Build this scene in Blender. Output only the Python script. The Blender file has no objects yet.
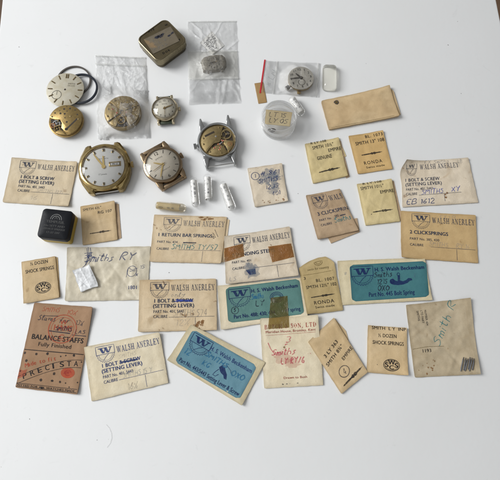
import bpy, bmesh, math, random
from mathutils import Vector, Matrix, noise

C = bpy.context.scene
COL = C.collection
MM = 0.001
PI = math.pi
R = math.radians

# ------------------------------------------------------------------ camera, world, lamp, exposure
CAM_H, CAM_T, CAM_F, CAM_R = 0.36, R(16.0), 540.0, R(-2.5)
cd = bpy.data.cameras.new('camera')
cam = bpy.data.objects.new('camera', cd)
COL.objects.link(cam)
cd.sensor_width = 36.0
cd.lens = CAM_F / 500.0 * 36.0
cd.clip_start, cd.clip_end = 0.01, 20.0
cam.matrix_world = Matrix.Translation((0, 0, CAM_H)) @ Matrix.Rotation(CAM_T, 4, 'X') @ Matrix.Rotation(CAM_R, 4, 'Z')
C.camera = cam

w = bpy.data.worlds.new('World'); C.world = w
w.use_nodes = True
nt = w.node_tree; nt.nodes.clear()
n_out = nt.nodes.new('ShaderNodeOutputWorld'); n_bg = nt.nodes.new('ShaderNodeBackground')
n_tc = nt.nodes.new('ShaderNodeTexCoord'); n_sep = nt.nodes.new('ShaderNodeSeparateXYZ')
n_mr = nt.nodes.new('ShaderNodeMapRange'); n_mr.inputs['From Min'].default_value = -1; n_mr.inputs['From Max'].default_value = 1
n_cr = nt.nodes.new('ShaderNodeValToRGB')
n_cr.color_ramp.elements[0].position = 0.0; n_cr.color_ramp.elements[0].color = (1.25, 1.31, 1.38, 1)
n_cr.color_ramp.elements[1].position = 1.0; n_cr.color_ramp.elements[1].color = (0.22, 0.215, 0.20, 1)
e = n_cr.color_ramp.elements.new(0.5); e.color = (0.54, 0.545, 0.55, 1)
e = n_cr.color_ramp.elements.new(0.28); e.color = (0.92, 0.95, 0.98, 1)
nt.links.new(n_tc.outputs['Generated'], n_sep.inputs[0]); nt.links.new(n_sep.outputs['X'], n_mr.inputs['Value'])
nt.links.new(n_mr.outputs[0], n_cr.inputs[0]); nt.links.new(n_cr.outputs[0], n_bg.inputs['Color'])
n_bg.inputs['Strength'].default_value = 0.62
nt.links.new(n_bg.outputs[0], n_out.inputs['Surface'])

ld = bpy.data.lights.new('window_light', 'AREA')
ld.shape = 'RECTANGLE'; ld.size = 4.2; ld.size_y = 4.6; ld.energy = 765.0; ld.color = (0.988, 0.996, 1.0)
lo = bpy.data.objects.new('window_light', ld); COL.objects.link(lo)
lo.location = Vector((0, 0.1, 0)) + Vector((-0.80, 0.22, 0.60)).normalized() * 9.0
lo.rotation_euler = (Vector((0, 0.1, 0)) - lo.location).to_track_quat('-Z', 'Y').to_euler()

C.view_settings.view_transform = 'Standard'
C.view_settings.look = 'None'
C.view_settings.exposure = 0.0
C.view_settings.gamma = 1.0
C.cycles.transparent_max_bounces = 48
C.cycles.max_bounces = 16


def P(px, py, z=0.0):
    """the point at height z that stands at this place of the photograph (500 x 480)"""
    x, y = px - 250.0, 240.0 - py
    c, s = math.cos(CAM_R), math.sin(CAM_R)
    x, y = c * x - s * y, s * x + c * y
    dx, dy, dz = x, y * math.cos(CAM_T) + CAM_F * math.sin(CAM_T), y * math.sin(CAM_T) - CAM_F * math.cos(CAM_T)
    k = (z - CAM_H) / dz
    return Vector((dx * k, dy * k, z))


def mpp(px, py, z=0.0):
    return (P(px + .5, py, z) - P(px - .5, py, z)).length


def ang(a, b):
    v = P(*b) - P(*a)
    return math.atan2(v.y, v.x)


# ------------------------------------------------------------------ materials
MATS = {}


class NB:
    def __init__(s, name):
        s.m = bpy.data.materials.new(name); s.m.use_nodes = True
        s.t = s.m.node_tree; s.t.nodes.clear()
        s.out = s.n('OutputMaterial')

    def n(s, kind, **kw):
        nd = s.t.nodes.new('ShaderNode' + kind)
        for k, v in kw.items():
            if k in nd.inputs: nd.inputs[k].default_value = v
            else: setattr(nd, k, v)
        return nd

    def l(s, a, b): s.t.links.new(a, b)

    def coords(s, per_object=True):
        tc = s.n('TexCoord')
        if not per_object: return tc.outputs['Object']
        oi = s.n('ObjectInfo'); vm = s.n('VectorMath', operation='MULTIPLY_ADD')
        vm.inputs[1].default_value = (1, 1, 1)
        s.l(tc.outputs['Object'], vm.inputs[0])
        cb = s.n('CombineXYZ'); mu = s.n('Math', operation='MULTIPLY'); mu.inputs[1].default_value = 37.0
        s.l(oi.outputs['Random'], mu.inputs[0]); s.l(mu.outputs[0], cb.inputs[0]); s.l(mu.outputs[0], cb.inputs[2])
        s.l(cb.outputs[0], vm.inputs[2])
        return vm.outputs[0]

    def noise(s, co, scale, detail=3, rough=0.55, dist=0.0):
        nd = s.n('TexNoise'); nd.inputs['Scale'].default_value = scale; nd.inputs['Detail'].default_value = detail
        nd.inputs['Roughness'].default_value = rough; nd.inputs['Distortion'].default_value = dist
        s.l(co, nd.inputs['Vector']); return nd.outputs['Fac']

    def ramp(s, fac, stops):
        nd = s.n('ValToRGB'); el = nd.color_ramp.elements
        while len(el) < len(stops): el.new(0.5)
        for k, (p, c) in enumerate(stops):
            el[k].position = p; el[k].color = (c, c, c, 1) if isinstance(c, (int, float)) else (*c, 1)
        s.l(fac, nd.inputs[0]); return nd.outputs['Color']

    def mix(s, fac, a, b, blend='MIX'):
        nd = s.n('Mix'); nd.data_type = 'RGBA'; nd.blend_type = blend
        for i, v in ((0, fac), (6, a), (7, b)):
            if isinstance(v, (int, float)): nd.inputs[i].default_value = v
            elif isinstance(v, tuple): nd.inputs[i].default_value = (*v, 1)
            else: s.l(v, nd.inputs[i])
        return nd.outputs[2]

    def math(s, op, a, b=None):
        nd = s.n('Math', operation=op)
        for i, v in ((0, a), (1, b)):
            if v is None: continue
            if isinstance(v, (int, float)): nd.inputs[i].default_value = v
            else: s.l(v, nd.inputs[i])
        return nd.outputs[0]

    def bump(s, h, dist, strength=1.0, prev=None):
        nd = s.n('Bump'); nd.inputs['Distance'].default_value = dist; nd.inputs['Strength'].default_value = strength
        s.l(h, nd.inputs['Height'])
        if prev: s.l(prev, nd.inputs['Normal'])
        return nd.outputs[0]

    def bsdf(s, color, rough=0.6, metal=0.0, normal=None, spec=0.5, **kw):
        nd = s.n('BsdfPrincipled')
        for k, v in (('Base Color', color), ('Roughness', rough), ('Metallic', metal), ('Specular IOR Level', spec)):
            if isinstance(v, tuple): nd.inputs[k].default_value = (*v, 1)
            elif isinstance(v, (int, float)): nd.inputs[k].default_value = v
            else: s.l(v, nd.inputs[k])
        for k, v in kw.items(): nd.inputs[k].default_value = v
        if normal: s.l(normal, nd.inputs['Normal'])
        return nd.outputs[0]

    def done(s, sh):
        s.l(sh, s.out.inputs['Surface']); MATS[s.m.name] = s.m; return s.m


def paper(name, col, dark, fox=0.5, crease=1.0, alpha=0.0, rough=0.75, mott=1.0):
    b = NB(name); co = b.coords()
    big = b.noise(co, 38, 4, 0.6, 0.6); mid = b.noise(co, 150, 4, 0.6); fine = b.noise(co, 1300, 3, 0.7)
    c = b.mix(b.ramp(big, [(0.30, 0.0), (0.74, 0.8 * mott)]), col, dark)
    c = b.mix(b.math('MULTIPLY', b.ramp(mid, [(0.42, 0.0), (0.72, 1.0)]), 0.30 * mott), c, tuple(x * 0.72 for x in dark))
    # worn, browned rim of the sheet
    uv = b.n('TexCoord').outputs['UV']; sp = b.n('SeparateXYZ'); b.l(uv, sp.inputs[0])
    du = b.math('MINIMUM', sp.outputs[0], b.math('SUBTRACT', 1.0, sp.outputs[0]))
    dv = b.math('MINIMUM', sp.outputs[1], b.math('SUBTRACT', 1.0, sp.outputs[1]))
    ed = b.math('ADD', b.math('MINIMUM', du, dv), b.math('MULTIPLY', b.math('SUBTRACT', mid, 0.5), 0.10))
    c = b.mix(b.ramp(ed, [(0.0, 0.50), (0.014, 0.24), (0.050, 0.0)]), c, tuple(x * 0.55 for x in dark))
    # foxing spots
    fx = b.noise(co, 210, 2, 0.5, 0.3)
    c = b.mix(b.math('MULTIPLY', b.ramp(fx, [(0.70, 0.0), (0.76, 1.0)]), fox), c, (0.20, 0.10, 0.035))
    fb = b.noise(co, 60, 3, 0.6, 0.8)
    c = b.mix(b.math('MULTIPLY', b.ramp(fb, [(0.62, 0.0), (0.72, 1.0)]), fox * 0.55), c, (0.36, 0.22, 0.09))
    c = b.mix(b.math('MULTIPLY', b.ramp(fine, [(0.35, 0.0), (0.75, 1.0)]), 0.16), c, tuple(x * 0.6 for x in dark))
    wr = b.noise(co, 105, 3, 0.5, 0.35)
    nrm = b.bump(wr, 0.0009 * crease, 0.55); nrm = b.bump(fine, 0.00010, 0.5, nrm)
    sh = b.bsdf(c, rough, 0, nrm, 0.3)
    if alpha:
        tr = b.n('BsdfTransparent'); tr.inputs[0].default_value = (0.98, 0.95, 0.88, 1)
        mx = b.n('MixShader'); mx.inputs[0].default_value = alpha
        b.l(sh, mx.inputs[1]); b.l(tr.outputs[0], mx.inputs[2]); sh = mx.outputs[0]
    return b.done(sh)


paper('cream_paper', (0.755, 0.644, 0.47), (0.639, 0.501, 0.316), 0.4)
paper('pale_cream_paper', (0.794, 0.703, 0.524), (0.716, 0.6, 0.4), 0.3)
paper('grey_cream_paper', (0.735, 0.639, 0.503), (0.597, 0.491, 0.354), 0.6, 1.2)
paper('stained_cream_paper', (0.737, 0.599, 0.409), (0.58, 0.422, 0.242), 0.8, 1.0)
paper('tan_paper', (0.595, 0.423, 0.211), (0.476, 0.314, 0.142), 0.45, 0.7)
paper('dull_tan_paper', (0.5, 0.363, 0.231), (0.381, 0.26, 0.153), 0.3, 1.1)
paper('yellow_paper', (0.687, 0.566, 0.313), (0.559, 0.438, 0.206), 0.15, 1.3)
paper('orange_paper', (0.64, 0.435, 0.19), (0.53, 0.34, 0.135), 0.15, 0.6)
paper('olive_paper', (0.559, 0.432, 0.221), (0.441, 0.324, 0.144), 0.25, 1.0)
paper('buff_paper', (0.673, 0.512, 0.309), (0.545, 0.383, 0.191), 0.3, 0.8)
paper('kraft_paper', (0.412, 0.255, 0.15), (0.342, 0.2, 0.11), 0.2, 0.5)
paper('parcel_paper', (0.685, 0.523, 0.311), (0.516, 0.358, 0.187), 0.2, 0.5, 0.0, 0.5, 1.25)
paper('glassine', (0.792, 0.723, 0.581), (0.695, 0.61, 0.441), 0.2, 0.8, 0.10, 0.40)
paper('brown_glassine', (0.595, 0.501, 0.355), (0.435, 0.336, 0.2), 0.4, 0.5, 0.13, 0.42)
paper('waxed_cream_paper', (0.695, 0.61, 0.42), (0.617, 0.512, 0.311), 0.2, 1.0, 0.0, 0.42)
paper('white_tissue', (0.84, 0.84, 0.84), (0.66, 0.67, 0.68), 0.0, 2.5, 0.0, 0.45, 0.6)
paper('white_card', (0.82, 0.81, 0.78), (0.74, 0.72, 0.67), 0.05, 0.4)
paper('brown_card', (0.421, 0.274, 0.116), (0.363, 0.215, 0.088), 0.1, 0.4)
paper('old_label_paper', (0.189, 0.157, 0.11), (0.115, 0.09, 0.056), 0.9, 0.6)
paper('jar_label_paper', (0.657, 0.541, 0.32), (0.5, 0.373, 0.183), 0.7, 0.5)
paper('green_label', (0.130, 0.265, 0.240), (0.080, 0.19, 0.172), 0.0, 0.7, 0.0, 0.5)
paper('teal_label', (0.065, 0.200, 0.215), (0.040, 0.140, 0.160), 0.0, 0.7, 0.0, 0.5)
paper('blue_label', (0.160, 0.310, 0.375), (0.100, 0.235, 0.30), 0.0, 0.7, 0.0, 0.5)


def ink(name, col, cover=0.85, scale=1500, rough=0.6):
    b = NB(name); co = b.coords()
    f = b.noise(co, scale, 3, 0.7); g = b.noise(co, 160, 2, 0.6)
    a = b.ramp(b.math('ADD', b.math('MULTIPLY', f, 0.6), b.math('MULTIPLY', g, 0.4)), [(0.36, cover), (0.66, cover * 0.45)])
    tr = b.n('BsdfTransparent'); mx = b.n('MixShader')
    b.l(a, mx.inputs[0]); b.l(tr.outputs[0], mx.inputs[1]); b.l(b.bsdf(col, rough, 0, None, 0.25), mx.inputs[2])
    return b.done(mx.outputs[0])


ink('navy_print', (0.030, 0.045, 0.085), 0.92)
ink('faded_navy_print', (0.05, 0.075, 0.13), 0.72)
ink('blue_print', (0.030, 0.060, 0.20), 0.92)
ink('deep_blue_print', (0.010, 0.022, 0.11), 0.97)
ink('black_print', (0.018, 0.016, 0.018), 0.96)
ink('black_stamp', (0.020, 0.018, 0.020), 0.90, 1100)
ink('faded_stamp', (0.05, 0.045, 0.045), 0.75, 1100)
ink('red_print', (0.40, 0.045, 0.035), 0.85)
ink('red_stamp', (0.50, 0.10, 0.045), 0.72)
ink('orange_red_print', (0.52, 0.085, 0.035), 0.95)
ink('pink_red_pen', (0.58, 0.06, 0.11), 0.72, 700)
ink('blue_pen', (0.035, 0.06, 0.17), 0.85)
ink('bright_blue_pen', (0.05, 0.08, 0.36), 0.9)
ink('black_pen', (0.02, 0.025, 0.05), 0.88)
ink('teal_pen', (0.02, 0.20, 0.22), 0.85)
ink('cyan_pen', (0.03, 0.17, 0.32), 0.85)
ink('pencil', (0.20, 0.20, 0.21), 0.55)
ink('pale_pencil', (0.30, 0.30, 0.31), 0.40)
ink('blue_smudge', (0.12, 0.18, 0.27), 0.38, 160)
ink('pink_smudge', (0.62, 0.25, 0.20), 0.28, 200)
ink('rust_stain', (0.26, 0.12, 0.035), 0.75, 260)
ink('grey_print', (0.34, 0.34, 0.33), 0.85)
ink('dark_gold_print', (0.15, 0.10, 0.03), 0.9)


def simple(name, col, rough=0.5, metal=0.0, var=0.15, scale=300, bump=0.0, bscale=800, spec=0.5, dirt=None):
    b = NB(name); co = b.coords()
    f = b.noise(co, scale, 4, 0.6)
    dk = dirt or tuple(x * (1 - var * 2.2) for x in col)
    c = b.mix(b.ramp(f, [(0.32, 0.0), (0.72, 1.0 if dirt else 0.8)]), col, dk)
    r = b.math('ADD', rough - 0.06, b.math('MULTIPLY', b.noise(co, scale * 2.3, 3), 0.12))
    nrm = b.bump(b.noise(co, bscale, 3), bump, 0.6) if bump else None
    return b.done(b.bsdf(c, r, metal, nrm, spec))


simple('brass', (0.43, 0.30, 0.125), 0.33, 1.0, 0.18, 500, 0.00006, 1500)
simple('dull_brass', (0.38, 0.285, 0.14), 0.42, 1.0, 0.18, 500, 0.00008, 1500)
simple('gilt_plate', (0.43, 0.325, 0.16), 0.40, 1.0, 0.16, 600, 0.00006, 1500)
simple('gold', (0.50, 0.375, 0.17), 0.20, 1.0, 0.16, 260, 0.00008, 600, 0.5, (0.28, 0.195, 0.08))
simple('dark_gold', (0.36, 0.24, 0.08), 0.34, 1.0, 0.16, 260)
simple('polished_gold', (0.88, 0.64, 0.24), 0.16, 1.0, 0.05)
simple('rose_gold', (0.33, 0.235, 0.145), 0.24, 1.0, 0.15, 260, 0.00006, 600)
simple('pale_gold', (0.54, 0.46, 0.32), 0.26, 1.0, 0.12, 300)
simple('chrome', (0.46, 0.46, 0.45), 0.13, 1.0, 0.10, 260)
simple('steel', (0.60, 0.59, 0.57), 0.3, 1.0, 0.1)
simple('dark_steel', (0.16, 0.145, 0.13), 0.4, 1.0, 0.1)
simple('pin_steel', (0.30, 0.30, 0.31), 0.25, 1.0, 0.1)
simple('recess_shade', (0.035, 0.022, 0.010), 0.55, 0.0, 0.1)  # near-black colour standing in for the shade inside holes, slots and cutouts
simple('ruby', (0.42, 0.02, 0.05), 0.15, 0.0, 0.05)
simple('copper', (0.55, 0.26, 0.12), 0.35, 1.0, 0.1)
simple('silver_dial', (0.86, 0.855, 0.84), 0.40, 0.2, 0.03, 300)
simple('cream_dial', (0.76, 0.71, 0.60), 0.42, 0.15, 0.06, 240)
simple('ivory_dial', (0.78, 0.71, 0.60), 0.48, 0.05, 0.08, 240)
simple('aged_dial', (0.56, 0.525, 0.43), 0.5, 0.15, 0.10, 220, 0, 800, 0.4, (0.46, 0.41, 0.29))
simple('grey_dial', (0.46, 0.43, 0.37), 0.5, 0.2, 0.14, 350)
simple('worn_grey_dial', (0.33, 0.30, 0.245), 0.5, 0.2, 0.2, 500, 0.0001, 700, 0.5, (0.14, 0.12, 0.09))
simple('mottled_grey_metal', (0.27, 0.245, 0.20), 0.5, 0.5, 0.2, 420, 0.0002, 700, 0.5, (0.17, 0.145, 0.11))
simple('dial_paint', (0.055, 0.045, 0.032), 0.5)
simple('bronze_paint', (0.16, 0.11, 0.045), 0.4, 0.6)
simple('olive_tin', (0.115, 0.090, 0.047), 0.40, 0.6, 0.14, 200, 0.00012, 500)
simple('olive_tin_edge', (0.26, 0.22, 0.14), 0.28, 0.9, 0.14, 200)
simple('black_plastic', (0.010, 0.011, 0.014), 0.42, 0, 0.05, 300, 0.00004, 900, 0.15)
simple('yellow_plastic', (0.46, 0.31, 0.015), 0.42, 0, 0.08)
simple('blue_black_rubber', (0.014, 0.020, 0.034), 0.5)
simple('red_plastic', (0.55, 0.02, 0.03), 0.35)
simple('verdigris', (0.075, 0.09, 0.06), 0.5, 0.4, 0.2, 400)
simple('speck', (0.16, 0.145, 0.13), 0.7)
simple('lint', (0.70, 0.70, 0.69), 0.8)


def film(name, haze=0.07, gloss=0.35, rough=0.10, crinkle=0.0012, tint=(0.97, 0.97, 0.96), scale=170, hz=(0.86, 0.86, 0.84)):
    b = NB(name); co = b.coords()
    tr = b.n('BsdfTransparent'); tr.inputs[0].default_value = (*tint, 1)
    d1 = b.n('BsdfDiffuse'); d1.inputs[0].default_value = (*hz, 1); d2 = b.n('BsdfTranslucent'); d2.inputs[0].default_value = (*hz, 1)
    df = b.n('MixShader'); df.inputs[0].default_value = 0.45; b.l(d1.outputs[0], df.inputs[1]); b.l(d2.outputs[0], df.inputs[2])
    gl = b.n('BsdfGlossy'); gl.inputs[0].default_value = (1, 1, 1, 1); gl.inputs['Roughness'].default_value = rough
    if crinkle:
        nr = b.bump(b.noise(co, scale, 5, 0.6, 1.5), crinkle, 1.0)
        b.l(nr, gl.inputs['Normal']); b.l(nr, d1.inputs['Normal'])
    lw = b.n('LayerWeight'); lw.inputs[0].default_value = 0.25
    hzf = b.ramp(b.noise(co, scale * 0.7, 4, 0.6), [(0.35, haze * 0.5), (0.7, haze * 1.6)])
    m1 = b.n('MixShader'); b.l(hzf, m1.inputs[0]); b.l(tr.outputs[0], m1.inputs[1]); b.l(df.outputs[0], m1.inputs[2])
    f = b.math('ADD', b.math('MULTIPLY', lw.outputs['Fresnel'], gloss), 0.02)
    m2 = b.n('MixShader'); b.l(f, m2.inputs[0]); b.l(m1.outputs[0], m2.inputs[1]); b.l(gl.outputs[0], m2.inputs[2])
    return b.done(m2.outputs[0])


film('clear_film', 0.026, 0.60, 0.13, 0.0012, (1, 1, 1), 170, (0.97, 0.97, 0.95))
film('base_film', 0.03, 0.0, 0.13, 0.0, (1, 1, 1), 170, (0.97, 0.97, 0.95))
film('cloudy_film', 0.08, 0.55, 0.13, 0.0012, (0.99, 0.985, 0.965), 170, (0.92, 0.91, 0.85))
film('white_film', 0.20, 1.6, 0.16, 0.0030, (1, 1, 1), 230, (0.97, 0.97, 0.96))
film('seam_film', 0.34, 0.7, 0.12, 0.0008, (0.99, 0.99, 0.98), 170, (0.94, 0.94, 0.92))
film('capsule_shell', 0.05, 0.30, 0.05, 0.0, (1, 1, 1), 170, (0.97, 0.97, 0.95))
film('amber_capsule_shell', 0.10, 0.30, 0.07, 0.0, (0.985, 0.975, 0.95), 170, (0.85, 0.78, 0.62))
film('jar_plastic', 0.05, 0.55, 0.06, 0.0, (0.995, 0.995, 0.995), 25, (0.96, 0.96, 0.96))
film('jar_rim_plastic', 0.24, 0.8, 0.07, 0.0, (0.99, 0.99, 0.99), 25, (0.96, 0.97, 0.97))
film('yellowed_crystal', 0.012, 0.9, 0.08, 0.0, (0.965, 0.955, 0.91), 170, (0.88, 0.86, 0.74))
film('watch_crystal', 0.015, 1.1, 0.05, 0.0, (0.98, 0.98, 0.97))
film('aged_tape', 0.62, 0.8, 0.22, 0.0010, (0.78, 0.52, 0.24), 150, (0.46, 0.23, 0.07))
film('olive_tape', 0.34, 0.8, 0.22, 0.0010, (0.66, 0.57, 0.33), 150, (0.34, 0.26, 0.10))


def table_mat():
    b = NB('white_laminate'); co = b.coords(False)
    f = b.noise(co, 14, 4, 0.6); g = b.noise(co, 420, 2, 0.5); k = b.noise(co, 60, 3, 0.6, 2.0)
    c = b.mix(b.ramp(f, [(0.3, 0.0), (0.75, 1.0)]), (0.80, 0.80, 0.795), (0.775, 0.775, 0.765))
    c = b.mix(b.math('MULTIPLY', b.ramp(k, [(0.66, 0.0), (0.76, 1.0)]), 0.15), c, (0.52, 0.515, 0.50))
    c = b.mix(b.math('MULTIPLY', b.ramp(g, [(0.775, 0.0), (0.80, 1.0)]), 0.5), c, (0.25, 0.23, 0.20))
    nr = b.bump(b.noise(co, 260, 4, 0.6), 0.00010, 0.4)
    b.done(b.bsdf(c, 0.40, 0, nr, 0.10))


table_mat()


def wood_mat():
    b = NB('dark_brown_floor'); co = b.coords(False)
    c = b.mix(b.noise(co, 9, 5, 0.6, 2.0), (0.15, 0.085, 0.045), (0.07, 0.036, 0.018))
    b.done(b.bsdf(c, 0.5))


wood_mat()

# ------------------------------------------------------------------ objects
def empty(name, loc, rz=0.0):
    o = bpy.data.objects.new(name, None); COL.objects.link(o)
    o.location = loc; o.rotation_euler = (0, 0, rz); o.empty_display_size = 0.005
    return o


def tag(o, label, cat, group=None):
    o['label'] = label; o['category'] = cat
    if group: o['group'] = group
    return o


def mesh_obj(name, verts, faces, mat, parent=None, loc=None, smooth=None, uvs=None):
    me = bpy.data.meshes.new(name)
    me.from_pydata([tuple(v) for v in verts], [], faces); me.update()
    if uvs:
        ul = me.uv_layers.new(name='UVMap')
        for lp in me.loops: ul.data[lp.index].uv = uvs[lp.vertex_index]
    me.materials.append(MATS[mat])
    if smooth is not None:
        for p in me.polygons: p.use_smooth = True
        me.set_sharp_from_angle(angle=R(smooth))
    o = bpy.data.objects.new(name, me); COL.objects.link(o)
    if parent: o.parent = parent
    if loc: o.location = loc
    return o


class MB:
    """collects shapes (metres) and links them as one mesh"""
    def __init__(s): s.bm = bmesh.new()

    def _x(s, vs, M):
        if M is not None: bmesh.ops.transform(s.bm, matrix=M, verts=vs)
        return s

    def box(s, x0, y0, z0, x1, y1, z1, M=None, bev=0.0):
        t = bmesh.new(); r = bmesh.ops.create_cube(t, size=1.0)
        bmesh.ops.scale(t, vec=(x1 - x0, y1 - y0, z1 - z0), verts=t.verts)
        bmesh.ops.translate(t, vec=((x0 + x1) / 2, (y0 + y1) / 2, (z0 + z1) / 2), verts=t.verts)
        return s._merge(t, M, bev)

    def _merge(s, t, M=None, bev=0.0, seg=2):
        if bev:
            bmesh.ops.bevel(t, geom=list(t.edges), offset=bev, segments=seg, affect='EDGES', profile=0.5)
        if M is not None: bmesh.ops.transform(t, matrix=M, verts=t.verts)
        me = bpy.data.meshes.new('t'); t.to_mesh(me); t.free()
        s.bm.from_mesh(me); bpy.data.meshes.remove(me)
        return s

    def prism(s, pts, z0, z1, bev=0.0, M=None, seg=2):
        t = bmesh.new()
        f = t.faces.new([t.verts.new((x, y, z0)) for x, y in pts])
        f.normal_update()
        if f.normal.z > 0: bmesh.ops.reverse_faces(t, faces=[f])
        r = bmesh.ops.extrude_face_region(t, geom=[f])
        vs = [g for g in r['geom'] if isinstance(g, bmesh.types.BMVert)]
        bmesh.ops.translate(t, vec=(0, 0, z1 - z0), verts=vs)
        t.normal_update()
        if bev:
            top = [e for e in t.edges if all(v.co.z > z1 - 1e-7 for v in e.verts)]
            bmesh.ops.bevel(t, geom=top, offset=bev, segments=seg, affect='EDGES', profile=0.5)
        return s._merge(t, M)

    def disc(s, x, y, r, z0, z1, seg=48, bev=0.0, M=None):
        return s.prism([(x + r * math.cos(2 * PI * k / seg), y + r * math.sin(2 * PI * k / seg)) for k in range(seg)], z0, z1, bev, M)

    def lathe(s, prof, seg=64, M=None, closed=False, cx=0, cy=0):
        t = bmesh.new(); rings = []
        for r, z in prof:
            if r < 1e-7: rings.append([t.verts.new((cx, cy, z))])
            else: rings.append([t.verts.new((cx + r * math.cos(2 * PI * k / seg), cy + r * math.sin(2 * PI * k / seg), z)) for k in range(seg)])
        pr = list(zip(rings[:-1], rings[1:]))
        if closed: pr.append((rings[-1], rings[0]))
        for a, b in pr:
            for k in range(seg):
                k2 = (k + 1) % seg
                if len(a) == 1 and len(b) == 1: continue
                if len(a) == 1: t.faces.new((a[0], b[k2], b[k]))
                elif len(b) == 1: t.faces.new((a[k], a[k2], b[0]))
                else: t.faces.new((a[k], a[k2], b[k2], b[k]))
        bmesh.ops.recalc_face_normals(t, faces=t.faces)
        return s._merge(t, M)

    def tube(s, pts, r, seg=8, closed=False, M=None):
        t = bmesh.new(); pts = [Vector(p) for p in pts]; n = len(pts); rings = []
        rs = r if isinstance(r, (list, tuple)) else [r] * n
        for i, p in enumerate(pts):
            d = (pts[(i + 1) % n] - pts[i - 1]) if closed else (pts[min(i + 1, n - 1)] - pts[max(i - 1, 0)])
            d.normalize(); up = Vector((0, 0, 1)) if abs(d.z) < .9 else Vector((1, 0, 0))
            a = d.cross(up).normalized(); b = a.cross(d)
            rings.append([t.verts.new(p + a * rs[i] * math.cos(2 * PI * k / seg) + b * rs[i] * math.sin(2 * PI * k / seg)) for k in range(seg)])
        for i in range(n if closed else n - 1):
            A, B = rings[i], rings[(i + 1) % n]
            for k in range(seg): t.faces.new((A[k], A[(k + 1) % seg], B[(k + 1) % seg], B[k]))
        if not closed: t.faces.new(rings[0]); t.faces.new(rings[-1])
        bmesh.ops.recalc_face_normals(t, faces=t.faces)
        return s._merge(t, M)

    def gear(s, x, y, r, z0, z1, teeth=24, M=None, hole=0.0):
        pts = []
        for k in range(teeth):
            for dr, da in ((0.86, -.28), (1.0, -.14), (1.0, .14), (0.86, .28)):
                a = 2 * PI * (k + da) / teeth
                pts.append((x + r * dr * math.cos(a), y + r * dr * math.sin(a)))
        return s.prism(pts, z0, z1, 0, M)

    def build(s, name, mat, parent=None, loc=None, rz=0.0, smooth=35):
        me = bpy.data.meshes.new(name); s.bm.to_mesh(me); s.bm.free()
        me.materials.append(MATS[mat])
        for p in me.polygons: p.use_smooth = True
        me.set_sharp_from_angle(angle=R(smooth))
        o = bpy.data.objects.new(name, me); COL.objects.link(o)
        if parent: o.parent = parent
        if loc is not None: o.location = loc
        o.rotation_euler = (0, 0, rz)
        return o


# ---- lettering ------------------------------------------------------------------------------
FONT_CACHE = {}


def font_mesh(body, bold=0.0, shear=0.0, space=1.0):
    key = (body, bold, shear, space)
    if key in FONT_CACHE: return FONT_CACHE[key]
    cu = bpy.data.curves.new('lettering', 'FONT'); cu.body = body; cu.size = 1.0; cu.dimensions = '2D'; cu.fill_mode = 'FRONT'
    cu.shear = shear; cu.space_character = space; cu.resolution_u = 3
    ob = bpy.data.objects.new('lettering', cu); COL.objects.link(ob)
    dg = bpy.context.evaluated_depsgraph_get(); ev = ob.evaluated_get(dg); me = ev.to_mesh()
    me.calc_loop_triangles()
    vs = [(v.co.x, v.co.y) for v in me.vertices]; ts = [tuple(t.vertices) for t in me.loop_triangles]
    ev.to_mesh_clear(); bpy.data.objects.remove(ob); bpy.data.curves.remove(cu)
    cap = 0.70
    x0 = min(v[0] for v in vs); x1 = max(v[0] for v in vs)
    vs = [((x - x0) / cap, y / cap) for x, y in vs]
    if bold:
        n0 = len(vs); b_ = bold * 1.5
        sh = [(-b_, 0), (b_, 0), (0, b_ * .5), (0, -b_ * .5)]
        ts = [tuple(i + n0 * k for i in t) for k in range(4) for t in ts]; vs = [(x + dx, y + dy) for dx, dy in sh for x, y in vs]
    FONT_CACHE[key] = (vs, ts, (x1 - x0) / cap)
    return FONT_CACHE[key]


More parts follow.
